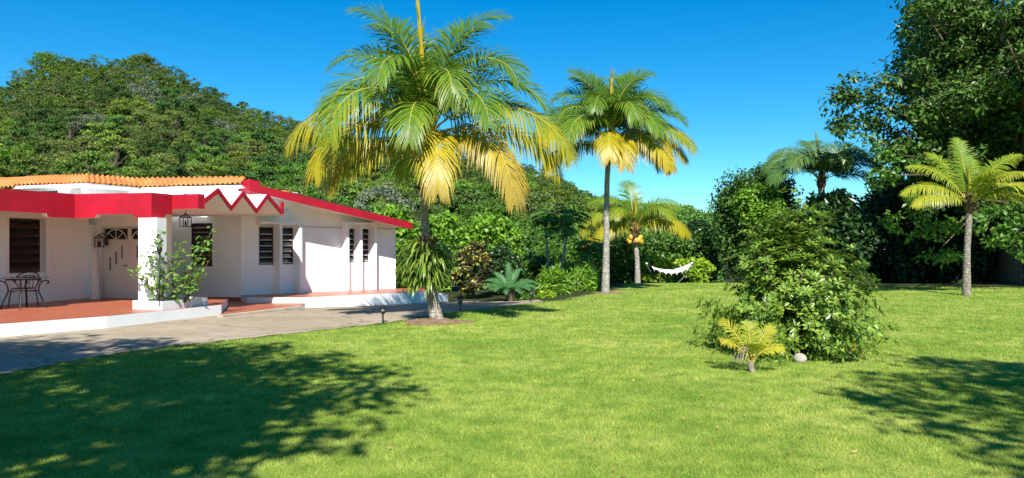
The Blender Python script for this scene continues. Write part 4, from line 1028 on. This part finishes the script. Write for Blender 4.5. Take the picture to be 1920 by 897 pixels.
# cycad
cy = G(955, 563, -.12); zcy = gz(*cy)
root = thing('cycad', 'blue-green cycad with a fan of stiff fronds at the end of the driveway', 'cycad', (*cy, zcy))
mb = MB(); b = np.array([*cy, zcy]); mb.tube([b - np.array([0, 0, .1]), b + np.array([0, 0, .3])], [.17, .14], 9); part(mb, 'trunk', M['bark'], root, True)
for i, (az, el, dr, L) in enumerate([(100, 84, 15, 1.05), (60, 62, 35, 1.1), (170, 50, 60, 1.0), (190, 35, 60, 1.0), (10, 45, 60, 1.05), (350, 35, 60, 1.0), (225, 45, 95, .8), (260, 40, 100, .75), (300, 42, 95, .8), (330, 40, 80, .9), (140, 60, 40, 1.0), (205, 25, 50, .9), (25, 28, 55, 1.0)]):
    mb = MB(); frond(mb, b + np.array([0, 0, .32]), az, el, dr, L, .20, 44, .12, 1.3, .05, .022, np.random.default_rng(i), .12, 0, .15, .1, .014); part(mb, 'frond', [M['cycad'], M['cycad']], root)

# strap-leaved clump growing on the main palm's trunk
def strap_clump():
    rg = np.random.default_rng(8); Yc = 17.4; c0 = np.array([(800 - 960) / F * Yc, Yc - .05, zat(470, Yc)])
    root = thing('staghorn_clump', 'shaggy clump of drooping strap leaves growing round the leaning palm trunk', 'plant', tuple(c0))
    mb = MB()
    def strap(p, d, L, w, mat, g):
        pts = [p]; q = d / np.linalg.norm(d); n = 7
        side = np.cross(q, [0, 0, 1.]); side /= np.linalg.norm(side) + 1e-6
        side = side + rg.normal(0, .25, 3); side /= np.linalg.norm(side)
        for i in range(n): q = q + np.array([0, 0, -g * (i + 1) / n]); q /= np.linalg.norm(q); pts.append(pts[-1] + q * L / n)
        V = []
        for i, x in enumerate(pts):
            h = w * (.35 + .65 * math.sin(math.pi * min(1, i / n * .8 + .15))) * (1 if i < n else .1) / 2; V += [x + side * h, x - side * h]
        mb.add(V, [[2 * i, 2 * i + 1, 2 * i + 3, 2 * i + 2] for i in range(n)], mat)
    for i in range(560):
        a = rg.uniform(0, 2 * np.pi); h = rg.uniform(-.85, .12); r = .10 + .1 * rg.random()
        p = c0 + np.array([math.cos(a) * r, math.sin(a) * r, h + (0 if h > -.5 else 0)])
        d = np.array([math.cos(a), math.sin(a), rg.uniform(.1, .95)])
        strap(p, d, rg.uniform(.5, .85) * (1 if h > -.6 else .7), rg.uniform(.03, .06), 0, rg.uniform(.25, .8))
    for i in range(60):
        a = rg.uniform(0, 2 * np.pi); p = c0 + np.array([math.cos(a) * .12, math.sin(a) * .12, rg.uniform(0, .2)])
        strap(p, np.array([math.cos(a) * .6, math.sin(a) * .6, 1.]), rg.uniform(.2, .36), .035, 1, .2)
    part(mb, 'leaves', [M['strap'], M['redstrap']], root)
    mb = MB(); mb.ball(c0 + np.array([0.02, 0, -.4]), (.2, .2, .5), 10, 8, 0, .06); part(mb, 'root_mass', M['fibre'], root, True)
strap_clump()

# ------------------------------------------------------------------ foreground umbrella bush, stones
def umbrella_bush():
    rg = np.random.default_rng(15); b = G(1482, 664); z = gz(*b); Yb = b[1]
    root = thing('umbrella_bush', 'big glossy umbrella-leaf bush standing alone on the lawn', 'bush', (*b, z))
    st, lf, yl = MB(), MB(), MB(); tips = []
    # outline of the bush: x half-widths per height
    def prof(zz): return np.interp(zz, [.1, .4, .9, 1.3, 1.6, 1.9, 2.2, 2.45], [.85, 1.62, 1.52, 1.0, .64, .38, .20, .07])
    nb = 110
    for i in range(nb):
        zz = .18 + 2.1 * rg.random() ** 1.25 if i > 8 else rg.uniform(1.6, 2.5); a = rg.uniform(0, 2 * np.pi); rr = prof(zz) * rg.uniform(.55, 1.0) * (1.1 if rg.random() < .12 else 1)
        e = np.array([math.cos(a) * rr + .03 * (zz > 1.6), math.sin(a) * rr * .9, zz]); s0 = np.array([rg.normal() * .10, rg.normal() * .10, .0])
        m = s0 * .5 + e * .45 + np.array([0, 0, .12 + .1 * rg.random()])
        st.tube([s0 - np.array([0, 0, .1]), m, e], [.03, .018, .008], 5)
        d = unit(e - m)
        for k in range(34):
            t = rg.uniform(.25, 1.05); q = (m + (e - m) * t) + rg.normal(size=3) * np.array([.13, .13, .13]) * (.5 + t)
            tips.append((q, unit(d * .6 + unit(q - np.array([0, 0, .8])) * .6 + rg.normal(size=3) * .35 + np.array([0, 0, .45]))))
    Pq = np.array([t[0] for t in tips]); Dq = np.array([t[1] for t in tips])
    for k in range(8):
        n = len(Pq); ref = unit(np.cross(Dq, np.array([.3, .9, .1]))); oth = np.cross(Dq, ref); a = 2 * np.pi * k / 8 + rg.uniform(-.25, .25, n)
        rad = ref * np.cos(a)[:, None] + oth * np.sin(a)[:, None]
        A = unit(rad * .9 + Dq * rg.uniform(.05, .55, n)[:, None]); Nn = unit(Dq - rad * .15)
        L = rg.uniform(.075, .125, n)
        leaves(lf, Pq + A * .02, A, Nn, L, L * .42, 0, .04)
    st.build('stems', M['bark'], root, True); lf.build('leaves', M['schef'], root)
    C = np.array([[.62, -.75, .22], [.72, -.7, .15], [.55, -.72, .18]]); cloud(yl, rg, C, .06, 6, .11, .05); yl.build('yellow_leaves', M['blossom'], root)
umbrella_bush()
rk_ = G(1500, 679); mb = MB(); mb.ball((*rk_, gz(*rk_) + .05), (.10, .09, .085), 14, 10, 0, .03, np.random.default_rng(2)); o = mb.build('stone', M['stone'], None, True, loc=(*rk_, gz(*rk_)))
tag(o, 'pale rounded stone on the grass below the umbrella bush', 'stone')
sp = G(1440, 664); rg = np.random.default_rng(6); mb = MB(); zz = gz(*sp)
for i in range(26):
    a = rg.uniform(0, 6.28); r = rg.uniform(0, .2); mb.ball((sp[0] + math.cos(a) * r * 1.15, sp[1] + math.sin(a) * r, zz + rg.uniform(.02, .26) * (1 - r * 2)), rg.uniform(.04, .085, 3), 8, 6, 0, .08, rg)
o = mb.build('stump', worn('lichened_stump', (.26, .2, .15), .5, 12, .95, .05, 0, 30, .7), None, True, loc=(*sp, zz)); tag(o, 'rough knotted stump between the coconut seedling and the umbrella bush', 'stump')

# ------------------------------------------------------------------ planting round the house and lawn
def T(px, pyb, Y): return (px - 960) / F * Y
def shrub(label, pxl, pxr, pyt, pyb, Y, leaf, seed, name='shrub', L=.16, W=.09, per=90, ncl=None, cat='shrub', group=None, up=.35, hang=.1, trunk=.4, cr=None, barkm=None, extra=None, flat=.8, zb=None, inner=.5, deep=.8, r0=.07):
    x = ((pxl + pxr) / 2 - 960) / F * Y; Rx = (pxr - pxl) / 2 / F * Y; zt = zat(pyt, Y); z0 = gz(x, Y)
    zl = zat(pyb, Y) if zb is None else zb
    zc = (zt + zl) / 2 - z0; zr = (zt - zl) / 2
    cr = cr or max(.22, .3 * Rx); ncl = ncl or int(26 + 18 * Rx * zr)
    return tree(name, label, cat, x, Y, max(.1, Rx - cr * .6), zt, zc, max(.1, zr - cr * .5), M[leaf], barkm or M['bark'], seed, ncl, per, L, W, cr, max(.12, (zl - z0) + .3), r0, group, z0, flat, up, hang, inner, -.95, 9, extra, .7, (1, deep))
shrub('bright broad-leaved tree rising behind the right end of the house', 668, 790, 372, 565, 33.0, 'bright', 201, 'garden_tree', .26, .17, 80, cat='tree')
shrub('bright green bushy tree behind the leaning palm trunk', 770, 880, 388, 560, 32.5, 'bright', 202, 'garden_tree', .22, .14, 95, cat='tree')
shrub('mid green leafy tree right of the leaning palm above the yellow-flecked croton', 855, 985, 398, 520, 33.5, 'bright', 203, 'garden_tree', .22, .14, 90, cat='tree')
shrub('croton shrub flecked yellow and dark bronze beside the cycad', 846, 926, 452, 563, 28.0, 'crotond', 204, 'croton', .15, .09, 80, cat='shrub', extra=(M['crotony'], 34, 42, 1.0, 'yellow_leaves'))
shrub('dark-leaved bush between the croton and the cycad', 898, 985, 455, 566, 30.0, 'darkleaf', 205, 'dark_bush', .18, .10, 90)
shrub('bright shrub of long arching leaves right of the cycad', 1006, 1070, 500, 568, 28.2, 'bright', 206, 'shrub', .30, .07, 120, hang=.3)
shrub('bright shrub of long leaves sloping down to the pale palm trunk', 1052, 1126, 503, 562, 30.4, 'bright', 207, 'shrub', .30, .07, 110, hang=.3)
shrub('small yellow-variegated shrub at the lawn edge below the long-leaved shrubs', 1008, 1040, 546, 570, 26.9, 'lime', 208, 'variegated_shrub', .16, .06, 60)
shrub('low grey-green plant beside the foot of the cycad', 970, 1000, 545, 568, 26.3, 'mid', 209, 'low_plant', .12, .06, 60)
shrub('mid green bush at the forest foot above the cycad', 960, 1045, 474, 545, 36.0, 'mid', 210, 'bush', .20, .12, 90)
shrub('mid green bush at the forest foot behind the thin leaning trunks', 1035, 1130, 500, 548, 37.0, 'mid', 211, 'bush', .2, .12, 90)
shrub('dark green bush between the two palm trunks left of the hammock', 1125, 1200, 440, 545, 42.5, 'mid', 212, 'bush', .2, .12, 90)
shrub('mid green bush behind the yellow coconuts', 1180, 1275, 425, 545, 43.5, 'mid', 213, 'bush', .2, .12, 90)
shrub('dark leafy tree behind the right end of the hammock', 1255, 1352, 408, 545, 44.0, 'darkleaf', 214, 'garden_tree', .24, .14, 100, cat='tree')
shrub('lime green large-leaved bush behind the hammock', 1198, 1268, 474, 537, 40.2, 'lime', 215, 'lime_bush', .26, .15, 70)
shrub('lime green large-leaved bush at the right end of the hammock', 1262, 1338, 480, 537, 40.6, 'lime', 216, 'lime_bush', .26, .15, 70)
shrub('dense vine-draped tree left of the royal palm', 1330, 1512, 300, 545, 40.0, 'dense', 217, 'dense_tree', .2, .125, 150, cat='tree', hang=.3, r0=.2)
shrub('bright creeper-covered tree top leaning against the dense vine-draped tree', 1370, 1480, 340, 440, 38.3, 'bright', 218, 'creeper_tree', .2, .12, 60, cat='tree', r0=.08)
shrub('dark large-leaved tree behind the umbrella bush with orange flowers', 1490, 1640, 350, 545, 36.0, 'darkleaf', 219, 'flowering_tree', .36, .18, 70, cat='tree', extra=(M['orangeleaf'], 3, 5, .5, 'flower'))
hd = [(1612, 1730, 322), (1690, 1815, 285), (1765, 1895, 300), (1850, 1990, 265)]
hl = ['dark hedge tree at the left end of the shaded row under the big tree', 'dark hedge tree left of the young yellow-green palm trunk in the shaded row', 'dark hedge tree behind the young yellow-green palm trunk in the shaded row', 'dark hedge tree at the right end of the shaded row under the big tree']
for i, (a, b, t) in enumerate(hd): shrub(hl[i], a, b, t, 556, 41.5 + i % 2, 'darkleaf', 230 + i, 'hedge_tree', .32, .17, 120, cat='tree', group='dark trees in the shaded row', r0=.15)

# thin-trunked umbrella-leaf trees at the forest foot
def thin_tree(label, pxb, pyb, pxt, pyt, Y, seed, R=1.0):
    rg = np.random.default_rng(seed); xb = (pxb - 960) / F * Y; zb = zat(pyb, Y); xt = (pxt - 960) / F * Y; zt = zat(pyt, Y)
    root = thing('thin_tree', label, 'tree', (xb, Y, zb - 1.5), 'thin-trunked trees at the forest foot')
    mb = MB(); mb.tube([[0, 0, -.6], [0, 0, 1.5], [(xt - xb) * .6, 0, 1.5 + (zt - zb) * .6], [xt - xb, 0, 1.5 + zt - zb]], [.075, .065, .055, .04], 7); mb.build('trunk', M['palebark'], root, True)
    c = np.array([xt - xb, 0, 1.5 + zt - zb]); mb = MB()
    P, D = [], []
    for i in range(42):
        d = unit(rg.normal(size=3) + np.array([0, 0, .35])); P.append(c + d * R * rg.uniform(.4, 1.0) * np.array([1, 1, .75]) + np.array([0, 0, .3])); D.append(unit(d * .5 + np.array([0, -.1, .8])))
    P, D = np.array(P), np.array(D)
    for k in range(8):
        ref = unit(np.cross(D, np.array([.3, .9, .1]))); oth = np.cross(D, ref); a = 2 * np.pi * k / 8 + rg.uniform(-.2, .2, len(P)); rad = ref * np.cos(a)[:, None] + oth * np.sin(a)[:, None]
        leaves(mb, P, unit(rad - D * .25), D, rg.uniform(.26, .38, len(P)), .13, 0, .05)
    mb.build('crown', M['mid'], root)
    tb = MB()
    for q in P[::3]: tb.tube([c, (c + q) / 2 + np.array([0, 0, .1]), q], [.025, .02, .01], 4)
    tb.build('branches', M['bark'], root)
thin_tree('thin tree with a short pale trunk, left of the thin-trunked group', 1027, 478, 1022, 425, 34.5, 301)
thin_tree('thin tree with the longest pale trunk, middle of the thin-trunked group', 1053, 499, 1066, 425, 34, 302, 1.15)
thin_tree('thin tree leaning left with a pale slanting trunk beside the tall pale palm', 1121, 526, 1106, 480, 33.5, 303, .8)

# planter shrubs
def planter():
    a = G(248.5, 579.5, PZ); b = G(304, 582, PZ); c = G(389.5, 572.5, PZ); d = a + (c - b)
    mb = MB(); h = PZ + zat(0, 0) * 0; zt = zat(566, b[1])
    def ins(p, q): return p + (q - p) * .1
    cen = (a + b + c + d) / 4
    inner = [tuple(p + (cen - p) / np.linalg.norm(cen - p) * .14) for p in (a, b, c, d)]; outer = [tuple(p) for p in (a, b, c, d)]
    root = thing('planter_box', 'low white masonry planter round the porch column', 'planter', (cen[0], cen[1], PZ))
    n = 4
    V = [(*p, PZ) for p in outer] + [(*p, zt) for p in outer] + [(*p, zt) for p in inner] + [(*p, zt - .08) for p in inner]
    Fq = []
    for i in range(4):
        j = (i + 1) % 4; Fq += [[i, j, 4 + j, 4 + i], [4 + i, 4 + j, 8 + j, 8 + i], [8 + i, 8 + j, 12 + j, 12 + i]]
    mb.add(V, Fq); part(mb, 'box', M['curbwhite'], root)
    mb = MB(); mb.add([(*p, zt - .06) for p in inner], [0, 1, 2, 3]); part(mb, 'earth', M['bedsoil'], root)
    return a, b, c, d, zt
pa_, pb_, pc_, pd_, pzt = planter()
def plant(label, px, py, Y, stems, seed, leaf='hibiscus', L=.145, flowers=0):
    rg = np.random.default_rng(seed); x = (px - 960) / F * Y; z = pzt - .07
    root = thing('planter_shrub', label, 'shrub', (x, Y, z), 'shrubs in the porch planter'); st, lf, fw = MB(), MB(), MB()
    for (dpx, tpy) in stems:
        e = np.array([(dpx) / F * Y, rg.normal() * .12, zat(tpy, Y) - z]); s0 = rg.normal(size=3) * np.array([.05, .05, 0])
        m = s0 + (e - s0) * .5 + rg.normal(size=3) * .05; st.tube([s0, m, e], [.014, .010, .005], 5)
        n = int(34 * max(.4, e[2])); t = rg.uniform(.18, 1.03, n); Pp = s0 + (e - s0) * t[:, None] + rg.normal(size=(n, 3)) * np.array([.07, .07, .05])
        A = unit(rg.normal(size=(n, 3)) + np.array([0, 0, .2])); Nn = unit(rg.normal(size=(n, 3)) * .5 + np.array([0, -.3, .8]))
        A = unit(A - Nn * np.sum(A * Nn, 1, keepdims=True)); leaves(lf, Pp, A, Nn, L * rg.uniform(.6, 1.3, n), L * .5 * rg.uniform(.7, 1.2, n), 0, .05)
    st.build('stems', M['bark'], root, True); lf.build('leaves', M[leaf], root)
    if flowers:
        C = np.stack([rg.uniform(-.15, .2, flowers), rg.normal(size=flowers) * .1, rg.uniform(.35, .8, flowers)], -1); cloud(fw, rg, C, .03, 6, .06, .05); fw.build('flower', M['blossom'], root)
plant('leafy shrub in front of the porch column in the planter', 300, 562, 17.75, [(-40, 500), (-25, 470), (5, 432), (-10, 450), (15, 480), (-46, 515), (10, 535)], 401)
plant('shrub with tall bent stem reaching over the louvred window from the planter', 352, 562, 18.3, [(45, 432), (28, 455), (10, 470), (-12, 462), (40, 478), (0, 515)], 402, flowers=3)
plant('low bushy shrub in the middle of the planter', 326, 564, 18.0, [(-12, 532), (0, 522), (14, 536), (8, 470), (-8, 490)], 403)
# garden torch in the planter
tq = np.array([(299 - 960) / F * 17.5, 17.5]); root = thing('garden_torch', 'black garden torch on a thin pole in front of the porch column', 'torch', (*tq, pzt - .06))
tq = tq + (0,0); z1 = zat(478, 17.5); mb = MB(); mb.tube([[0, 0, -.05], [0, 0, z1 - pzt + .06]], [.011, .011], 6); mb.build('pole', M['iron'], root, True)
mb = MB(); h = z1 - pzt + .06; mb.tube([[0, 0, h], [0, 0, h + .03], [0, 0, h + .12], [0, 0, h + .16], [0, 0, h + .20]], [.02, .035, .06, .065, .02], 10); mb.build('torch_head', M['iron'], root, True)

# ------------------------------------------------------------------ small things
def lantern(name, label, c, w, h, hang, cat='lantern', wallside=None):
    root = thing(name, label, cat, tuple(c)); fr_ = MB(); t = .012
    for sx in (-1, 1):
        for sy in (-1, 1): fr_.tube([[sx * w / 2, sy * w / 2, 0], [sx * w / 2, sy * w / 2, h]], [t, t], 5)
    for zz in (0, h):
        for s in (-1, 1):
            fr_.tube([[-w / 2 - t, s * w / 2, zz], [w / 2 + t, s * w / 2, zz]], [t, t], 5); fr_.tube([[s * w / 2, -w / 2 - t, zz], [s * w / 2, w / 2 + t, zz]], [t, t], 5)
    for sx in (-1, 1):
        for sy in (-1, 1): fr_.tube([[sx * w / 2, sy * w / 2, h], [sx * w / 5, sy * w / 5, h + w * .28], [0, 0, h + w * .55]], [t, t, t], 5)
    fr_.build('frame', M['iron'], root)
    c2 = MB(); c2.tube([[0, 0, 0], [0, 0, h * .25], [0, 0, h * .5]], [.02, .025, .025], 7); c2.tube([[0, 0, h * .5], [0, 0, h * .75]], [.02, .004], 6); c2.build('candle', M['iron'], root)
    if wallside is not None:
        b = MB(); b.tube([[0, 0, h + w * .5], [wallside[0] * .5, wallside[1] * .5, h + w * .8], [wallside[0], wallside[1], h + w * .3]], [.015] * 3, 6)
        b.box((wallside[0], wallside[1], h * .6), (.10, .03, h * .9), v_); b.build('bracket', M['iron'], root)
    else:
        b = MB(); b.tube([[0, 0, h + w * .5], [0, 0, h + w * .5 + hang]], [.008, .008], 5); b.tube([[0, 0, h + w * .5 + hang - .02], [0, 0, h + w * .5 + hang]], [.05, .05], 8); b.build('chain', M['iron'], root)
lc = ray(348, 425, 19.0); lantern('hanging_lantern', 'open black metal lantern hanging under the porch beside the louvred window', lc, .2, .23, .5)
wl_c = ray(186, 463, 21.45); lantern('wall_lantern', 'black wall lantern on the entrance wall left of the double door', wl_c, .17, .26, 0, wallside=tuple(-nn * (np.dot(W0o - wl_c[:2], -nn) - .02)))

def path_lamp(label, px, py, Y=None):
    g = G(px, py) if Y is None else np.array([(px - 960) / F * Y, Y]); z = gz(*g)
    root = thing('path_lamp', label, 'path lamp', (g[0], g[1], z), 'path lamps along the driveway edge')
    mb = MB(); mb.tube([[0, 0, -.1], [0, 0, .22]], [.02, .02], 8); mb.tube([[0, 0, .21], [0, 0, .235], [0, 0, .25]], [.03, .055, .07], 10); mb.build('post', M['iron'], root)
    mb = MB(); mb.tube([[0, 0, .252], [0, 0, .345]], [.045, .06], 10); mb.build('lamp_glass', M['glass'], root, True)
    mb = MB()
    for i in range(6): a = i * math.pi / 3; mb.tube([[.052 * math.cos(a), .052 * math.sin(a), .25], [.068 * math.cos(a), .068 * math.sin(a), .35]], [.007, .007], 4)
    mb.tube([[0, 0, .347], [0, 0, .36], [0, 0, .385], [0, 0, .40]], [.085, .085, .05, .015], 10); mb.build('lamp_cap', M['iron'], root)
path_lamp('black path lamp left of the leaning palm at the drive edge', 718, 606)
path_lamp('black path lamp right of the leaning palm at the drive edge', 863, 583)
path_lamp('small path lamp at the far end of the driveway beside the cycad', 996, 569, 25.2)

# wrought iron table and chair on the patio
tc = np.array([(44 - 960) / F * 18.1, 18.1]); root = thing('garden_table', 'round glass-topped wrought iron table on the porch under the brown louvred window', 'table', (*tc, PZ))
mb = MB(); mb.tube([[0, 0, .738], [0, 0, .75]], [.56, .56], 32); mb.build('table_top', M['tableglass'], root)
for i in range(4):
    a = R_(25 + 90 * i); mb = MB(); d = np.array([math.cos(a), math.sin(a), 0])
    pts = [d * .47, d * .40 + [0, 0, .2], d * .30 + [0, 0, .42], d * .34 + [0, 0, .6], d * .44 + [0, 0, .68], d * .52 + [0, 0, .66], d * .53 + [0, 0, .60], d * .48 + [0, 0, .585]]
    P = np.array(pts); t = np.linspace(0, 7, 40); Q = np.stack([np.interp(t, range(8), P[:, k]) for k in range(3)], -1)
    for _ in range(4): Q[1:-1] = (Q[:-2] + 2 * Q[1:-1] + Q[2:]) / 4
    mb.tube(Q, .016, 6); mb.tube([d * .36 + [0, 0, .64], d * .36 + [0, 0, .737]], [.012, .012], 5); mb.build('leg', M['iron'], root, True)
mb = MB(); an = np.linspace(0, 2 * np.pi, 33); mb.tube(np.stack([.36 * np.cos(an), .36 * np.sin(an), np.full(33, .70)], -1), .012, 6, 0, False)
mb.tube(np.stack([.29 * np.cos(an), .29 * np.sin(an), np.full(33, .42)], -1), .01, 6, 0, False); mb.build('ring', M['iron'], root, True)
ch = np.array([(44 - 960) / F * 18.75, 18.75]); root = thing('garden_chair', 'black wrought iron chair with a curved back tucked behind the garden table', 'chair', (*ch, PZ))
mb = MB(); mb.tube([[0, 0, .44], [0, 0, .46]], [.24, .24], 20); mb.build('seat', M['iron'], root)
for sx, sy in ((-1, -1), (1, -1), (-1, 1), (1, 1)):
    mb = MB(); mb.tube([[sx * .24, sy * .22, 0], [sx * .19, sy * .17, .44]], [.014, .014], 6); mb.build('leg', M['iron'], root)
mb = MB(); an = np.linspace(0, np.pi, 17); mb.tube([[.32 * math.cos(t), .1 + .16 * math.sin(t), .62 + .24 * math.sin(t)] for t in an], .018, 6, 0)
mb.tube([[.29 * math.cos(t), .1 + .16 * math.sin(t), .60 + .17 * math.sin(t)] for t in an], .014, 6, 0)
for k in (-.1, 0, .1): mb.tube([[k, .2, .46], [k, .26, .78]], [.008, .008], 5)
for sx in (-1, 1): mb.tube([[sx * .2, .15, .45], [sx * .31, .12, .62]], [.014, .014], 5)
mb.build('backrest', M['iron'], root)

# hammock
Yh = 38.4; hl_, hr_ = ray(1214, 495, Yh), ray(1296, 494, Yh - .3)
root = thing('hammock', 'white fringed hammock slung in front of the lime green bushes', 'hammock', ((hl_[0] + hr_[0]) / 2, Yh - .1, gz((hl_[0] + hr_[0]) / 2, Yh)))
mb = MB(); n, m = 25, 9; V = []
for i in range(n):
    t = i / (n - 1); c = hl_ + (hr_ - hl_) * t; sag = .40 * (4 * t * (1 - t)) ** .9; wdt = .06 + .42 * (4 * t * (1 - t)) ** .5
    for j in range(m):
        q = j / (m - 1) * 2 - 1
        V.append([c[0], c[1] + q * wdt, c[2] - sag * (1 - .22 * q * q) - .10 * (1 - q) / 2 * (4 * t * (1 - t)) + .012 * math.sin(j * 2.4 + i * .3)])
V = np.array(V); mb.add(V, [[i * m + j, (i + 1) * m + j, (i + 1) * m + j + 1, i * m + j + 1] for i in range(n - 1) for j in range(m - 1)]); part(mb, 'cloth', M['cloth'], root, True)
mb = MB()
for i in range(n - 1):
    p, q = V[i * m], V[(i + 1) * m]
    if 1 < i < n - 2:
        a = .10 if i % 3 else .2; b = .10 if (i + 1) % 3 else .2
        mb.add([p + [0, -.006, .02], q + [0, -.006, .02], q + [0, -.05, -b * .55], p + [0, -.05, -a * .55]], [0, 1, 2, 3])
        if i % 3 == 0: mb.tube([p + np.array([0, -.05, -a * .5]), p + np.array([0, -.05, -a * .5 - .09])], [.012, .008], 5)
part(mb, 'fringe', M['cloth'], root)
for e, s in ((hl_, -1), (hr_, 1)):
    mb = MB(); mb.tube([e, e + np.array([s * .12, 0, .06])], [.05, .02], 6); part(mb, 'knot', M['cloth'], root)
root = thing('hammock_stand', 'thin grey-green steel stand carrying the white hammock', 'hammock stand', ((hl_[0] + hr_[0]) / 2, Yh - .1, gz(hl_[0], Yh)))
zb = gz(hl_[0], Yh) + .04
for e, s in ((hl_, -1), (hr_, 1)):
    mb = MB(); f = np.array([e[0] - s * .75, e[1], zb]); mb.tube([f, (f + e) / 2 + np.array([s * .12, 0, -.05]), e + np.array([s * .12, 0, .07])], [.03, .03, .025], 7); part(mb, 'arm', M['greymetal'], root)
    mb = MB(); mb.tube([f + np.array([0, -.5, 0]), f + np.array([0, .5, 0])], [.03, .03], 7); part(mb, 'foot', M['greymetal'], root)
mb = MB(); mb.tube([np.array([hl_[0] + .75, Yh, zb]), np.array([hr_[0] - .75, Yh - .3, zb])], [.03, .03], 7); part(mb, 'base_bar', M['greymetal'], root)
# radio masts on the far ridge
for i, (px, lab) in enumerate(((1330, 'left of two thin radio masts on the distant ridge'), (1334, 'right of two thin radio masts on the distant ridge'))):
    Y = 330.; x = (px - 960) / F * Y; zb = gz(x, Y); mb = MB(); zt = zat(378, Y)
    for a in (0, 2.1, 4.2): mb.tube([[.35 * math.cos(a), .35 * math.sin(a), 0], [.12 * math.cos(a), .12 * math.sin(a), zt - zb]], [.06, .05], 4)
    for k in range(12):
        z_ = (zt - zb) * k / 12; mb.tube([[.3, 0, z_], [-.2, .25, z_ + 1.2], [-.2, -.25, z_ + .4]], [.04] * 3, 4)
    o = mb.build('radio_mast', M['greymetal']); o.location = (x, Y, zb); tag(o, lab, 'mast', 'radio masts')

# ------------------------------------------------------------------ big tree at the right
def big_tree():
    rg = np.random.default_rng(88); x, Y = 26.3, 39.5; z = gz(x, Y)
    root = thing('big_tree', 'huge dark spreading tree filling the upper right corner', 'tree', (x, Y, z))
    tb = MB(); C = []
    tb.tube([[0, 0, -.5], [.1, 0, 2.5], [-.4, -1.0, 5.5]], [.65, .5, .42], 12)
    cc = np.array([-1.6, -6.5, 9.2]); RR = np.array([8.8, 6.0, 7.6])
    for i in range(62):
        d = unit(rg.normal(size=3)); d[2] = d[2] if d[2] > -.85 else -d[2]
        s = np.array([-.4, -1.0, rg.uniform(4.0, 5.5)]); e = cc + d * RR * rg.uniform(.8, 1.03)
        p1 = s + (e - s) * .35 + np.array([0, 0, .5]); p2 = s + (e - s) * .7 + rg.normal(size=3) * .4 + np.array([0, 0, .4])
        tb.tube([s, p1, p2, e], [.22, .15, .08, .025], 6)
        for k in range(9):
            q = p1 + (e - p1) * rg.uniform(.25, 1.0); w = unit(rg.normal(size=3) + d * .4) * rg.uniform(.8, 2.2) * np.array([1, 1, .6])
            tb.tube([q, q + w * .5 + np.array([0, 0, .1]), q + w], [.05, .035, .012], 4)
            for j in range(3): C.append(q + w * rg.uniform(.5, 1.15) + rg.normal(size=3) * np.array([.4, .4, .25]))
    tb.build('trunk', M['bark'], root, True)
    C = np.array(C); cm = MB(); cloud(cm, rg, C, rg.uniform(.5, 1.0, len(C)), 62, .28, .13, .55, .45, .6, 0, .15); cm.build('crown', M['bigtree'], root)
    lb, lf = MB(), MB(); L = []
    for (px, py, Yb) in ((1700, 420, 29.5), (1740, 395, 30), (1775, 440, 29.2), (1850, 425, 29.6), (1890, 450, 29.4), (1880, 395, 30.2), (1650, 330, 30.5), (1685, 290, 30.2), (1760, 470, 29.8), (1910, 430, 29.2)):
        e = ray(px, py, Yb) - np.array([x, Y, z]); s = np.array([-.3, -.8, 4.6]); m = (s + e) / 2 + np.array([0, 0, .7])
        lb.tube([s, m, e], [.10, .06, .015], 5)
        for k in range(5): L.append(e + rg.normal(size=3) * np.array([.55, .4, .32]))
    cloud(lf, rg, np.array(L), rg.uniform(.3, .55, len(L)), 42, .24, .13, .6, .45, .6, 0, .15)
    lb.build('low_limbs', M['bark'], root, True); lf.build('low_foliage', M['mid'], root)
big_tree()

# ------------------------------------------------------------------ trees behind the photographer, whose shade lies on the lawn
def shade_tree(label, c, rad, trunk, seed, ncl=120, per=70, cr=.75):
    rg = np.random.default_rng(seed); x, y = trunk; z = gz(x, y)
    root = thing('shade_tree', label, 'tree', (x, y, z), 'trees behind the photographer')
    C = unit(rg.normal(size=(ncl, 3))) * (rg.uniform(.2, 1, (ncl, 1)) ** .5) * np.array(rad) + np.array([c[0] - x, c[1] - y, c[2] - z])
    tb = MB(); limbs(tb, rg, (0, 0, 0), c[2] * .5, C, .3, 26); tb.build('trunk', M['bark'], root, True)
    cm = MB(); cloud(cm, rg, C, cr * rg.uniform(.7, 1.3, len(C)), per, .26, .14, .6, .4, .6); cm.build('crown', M['shade'], root)
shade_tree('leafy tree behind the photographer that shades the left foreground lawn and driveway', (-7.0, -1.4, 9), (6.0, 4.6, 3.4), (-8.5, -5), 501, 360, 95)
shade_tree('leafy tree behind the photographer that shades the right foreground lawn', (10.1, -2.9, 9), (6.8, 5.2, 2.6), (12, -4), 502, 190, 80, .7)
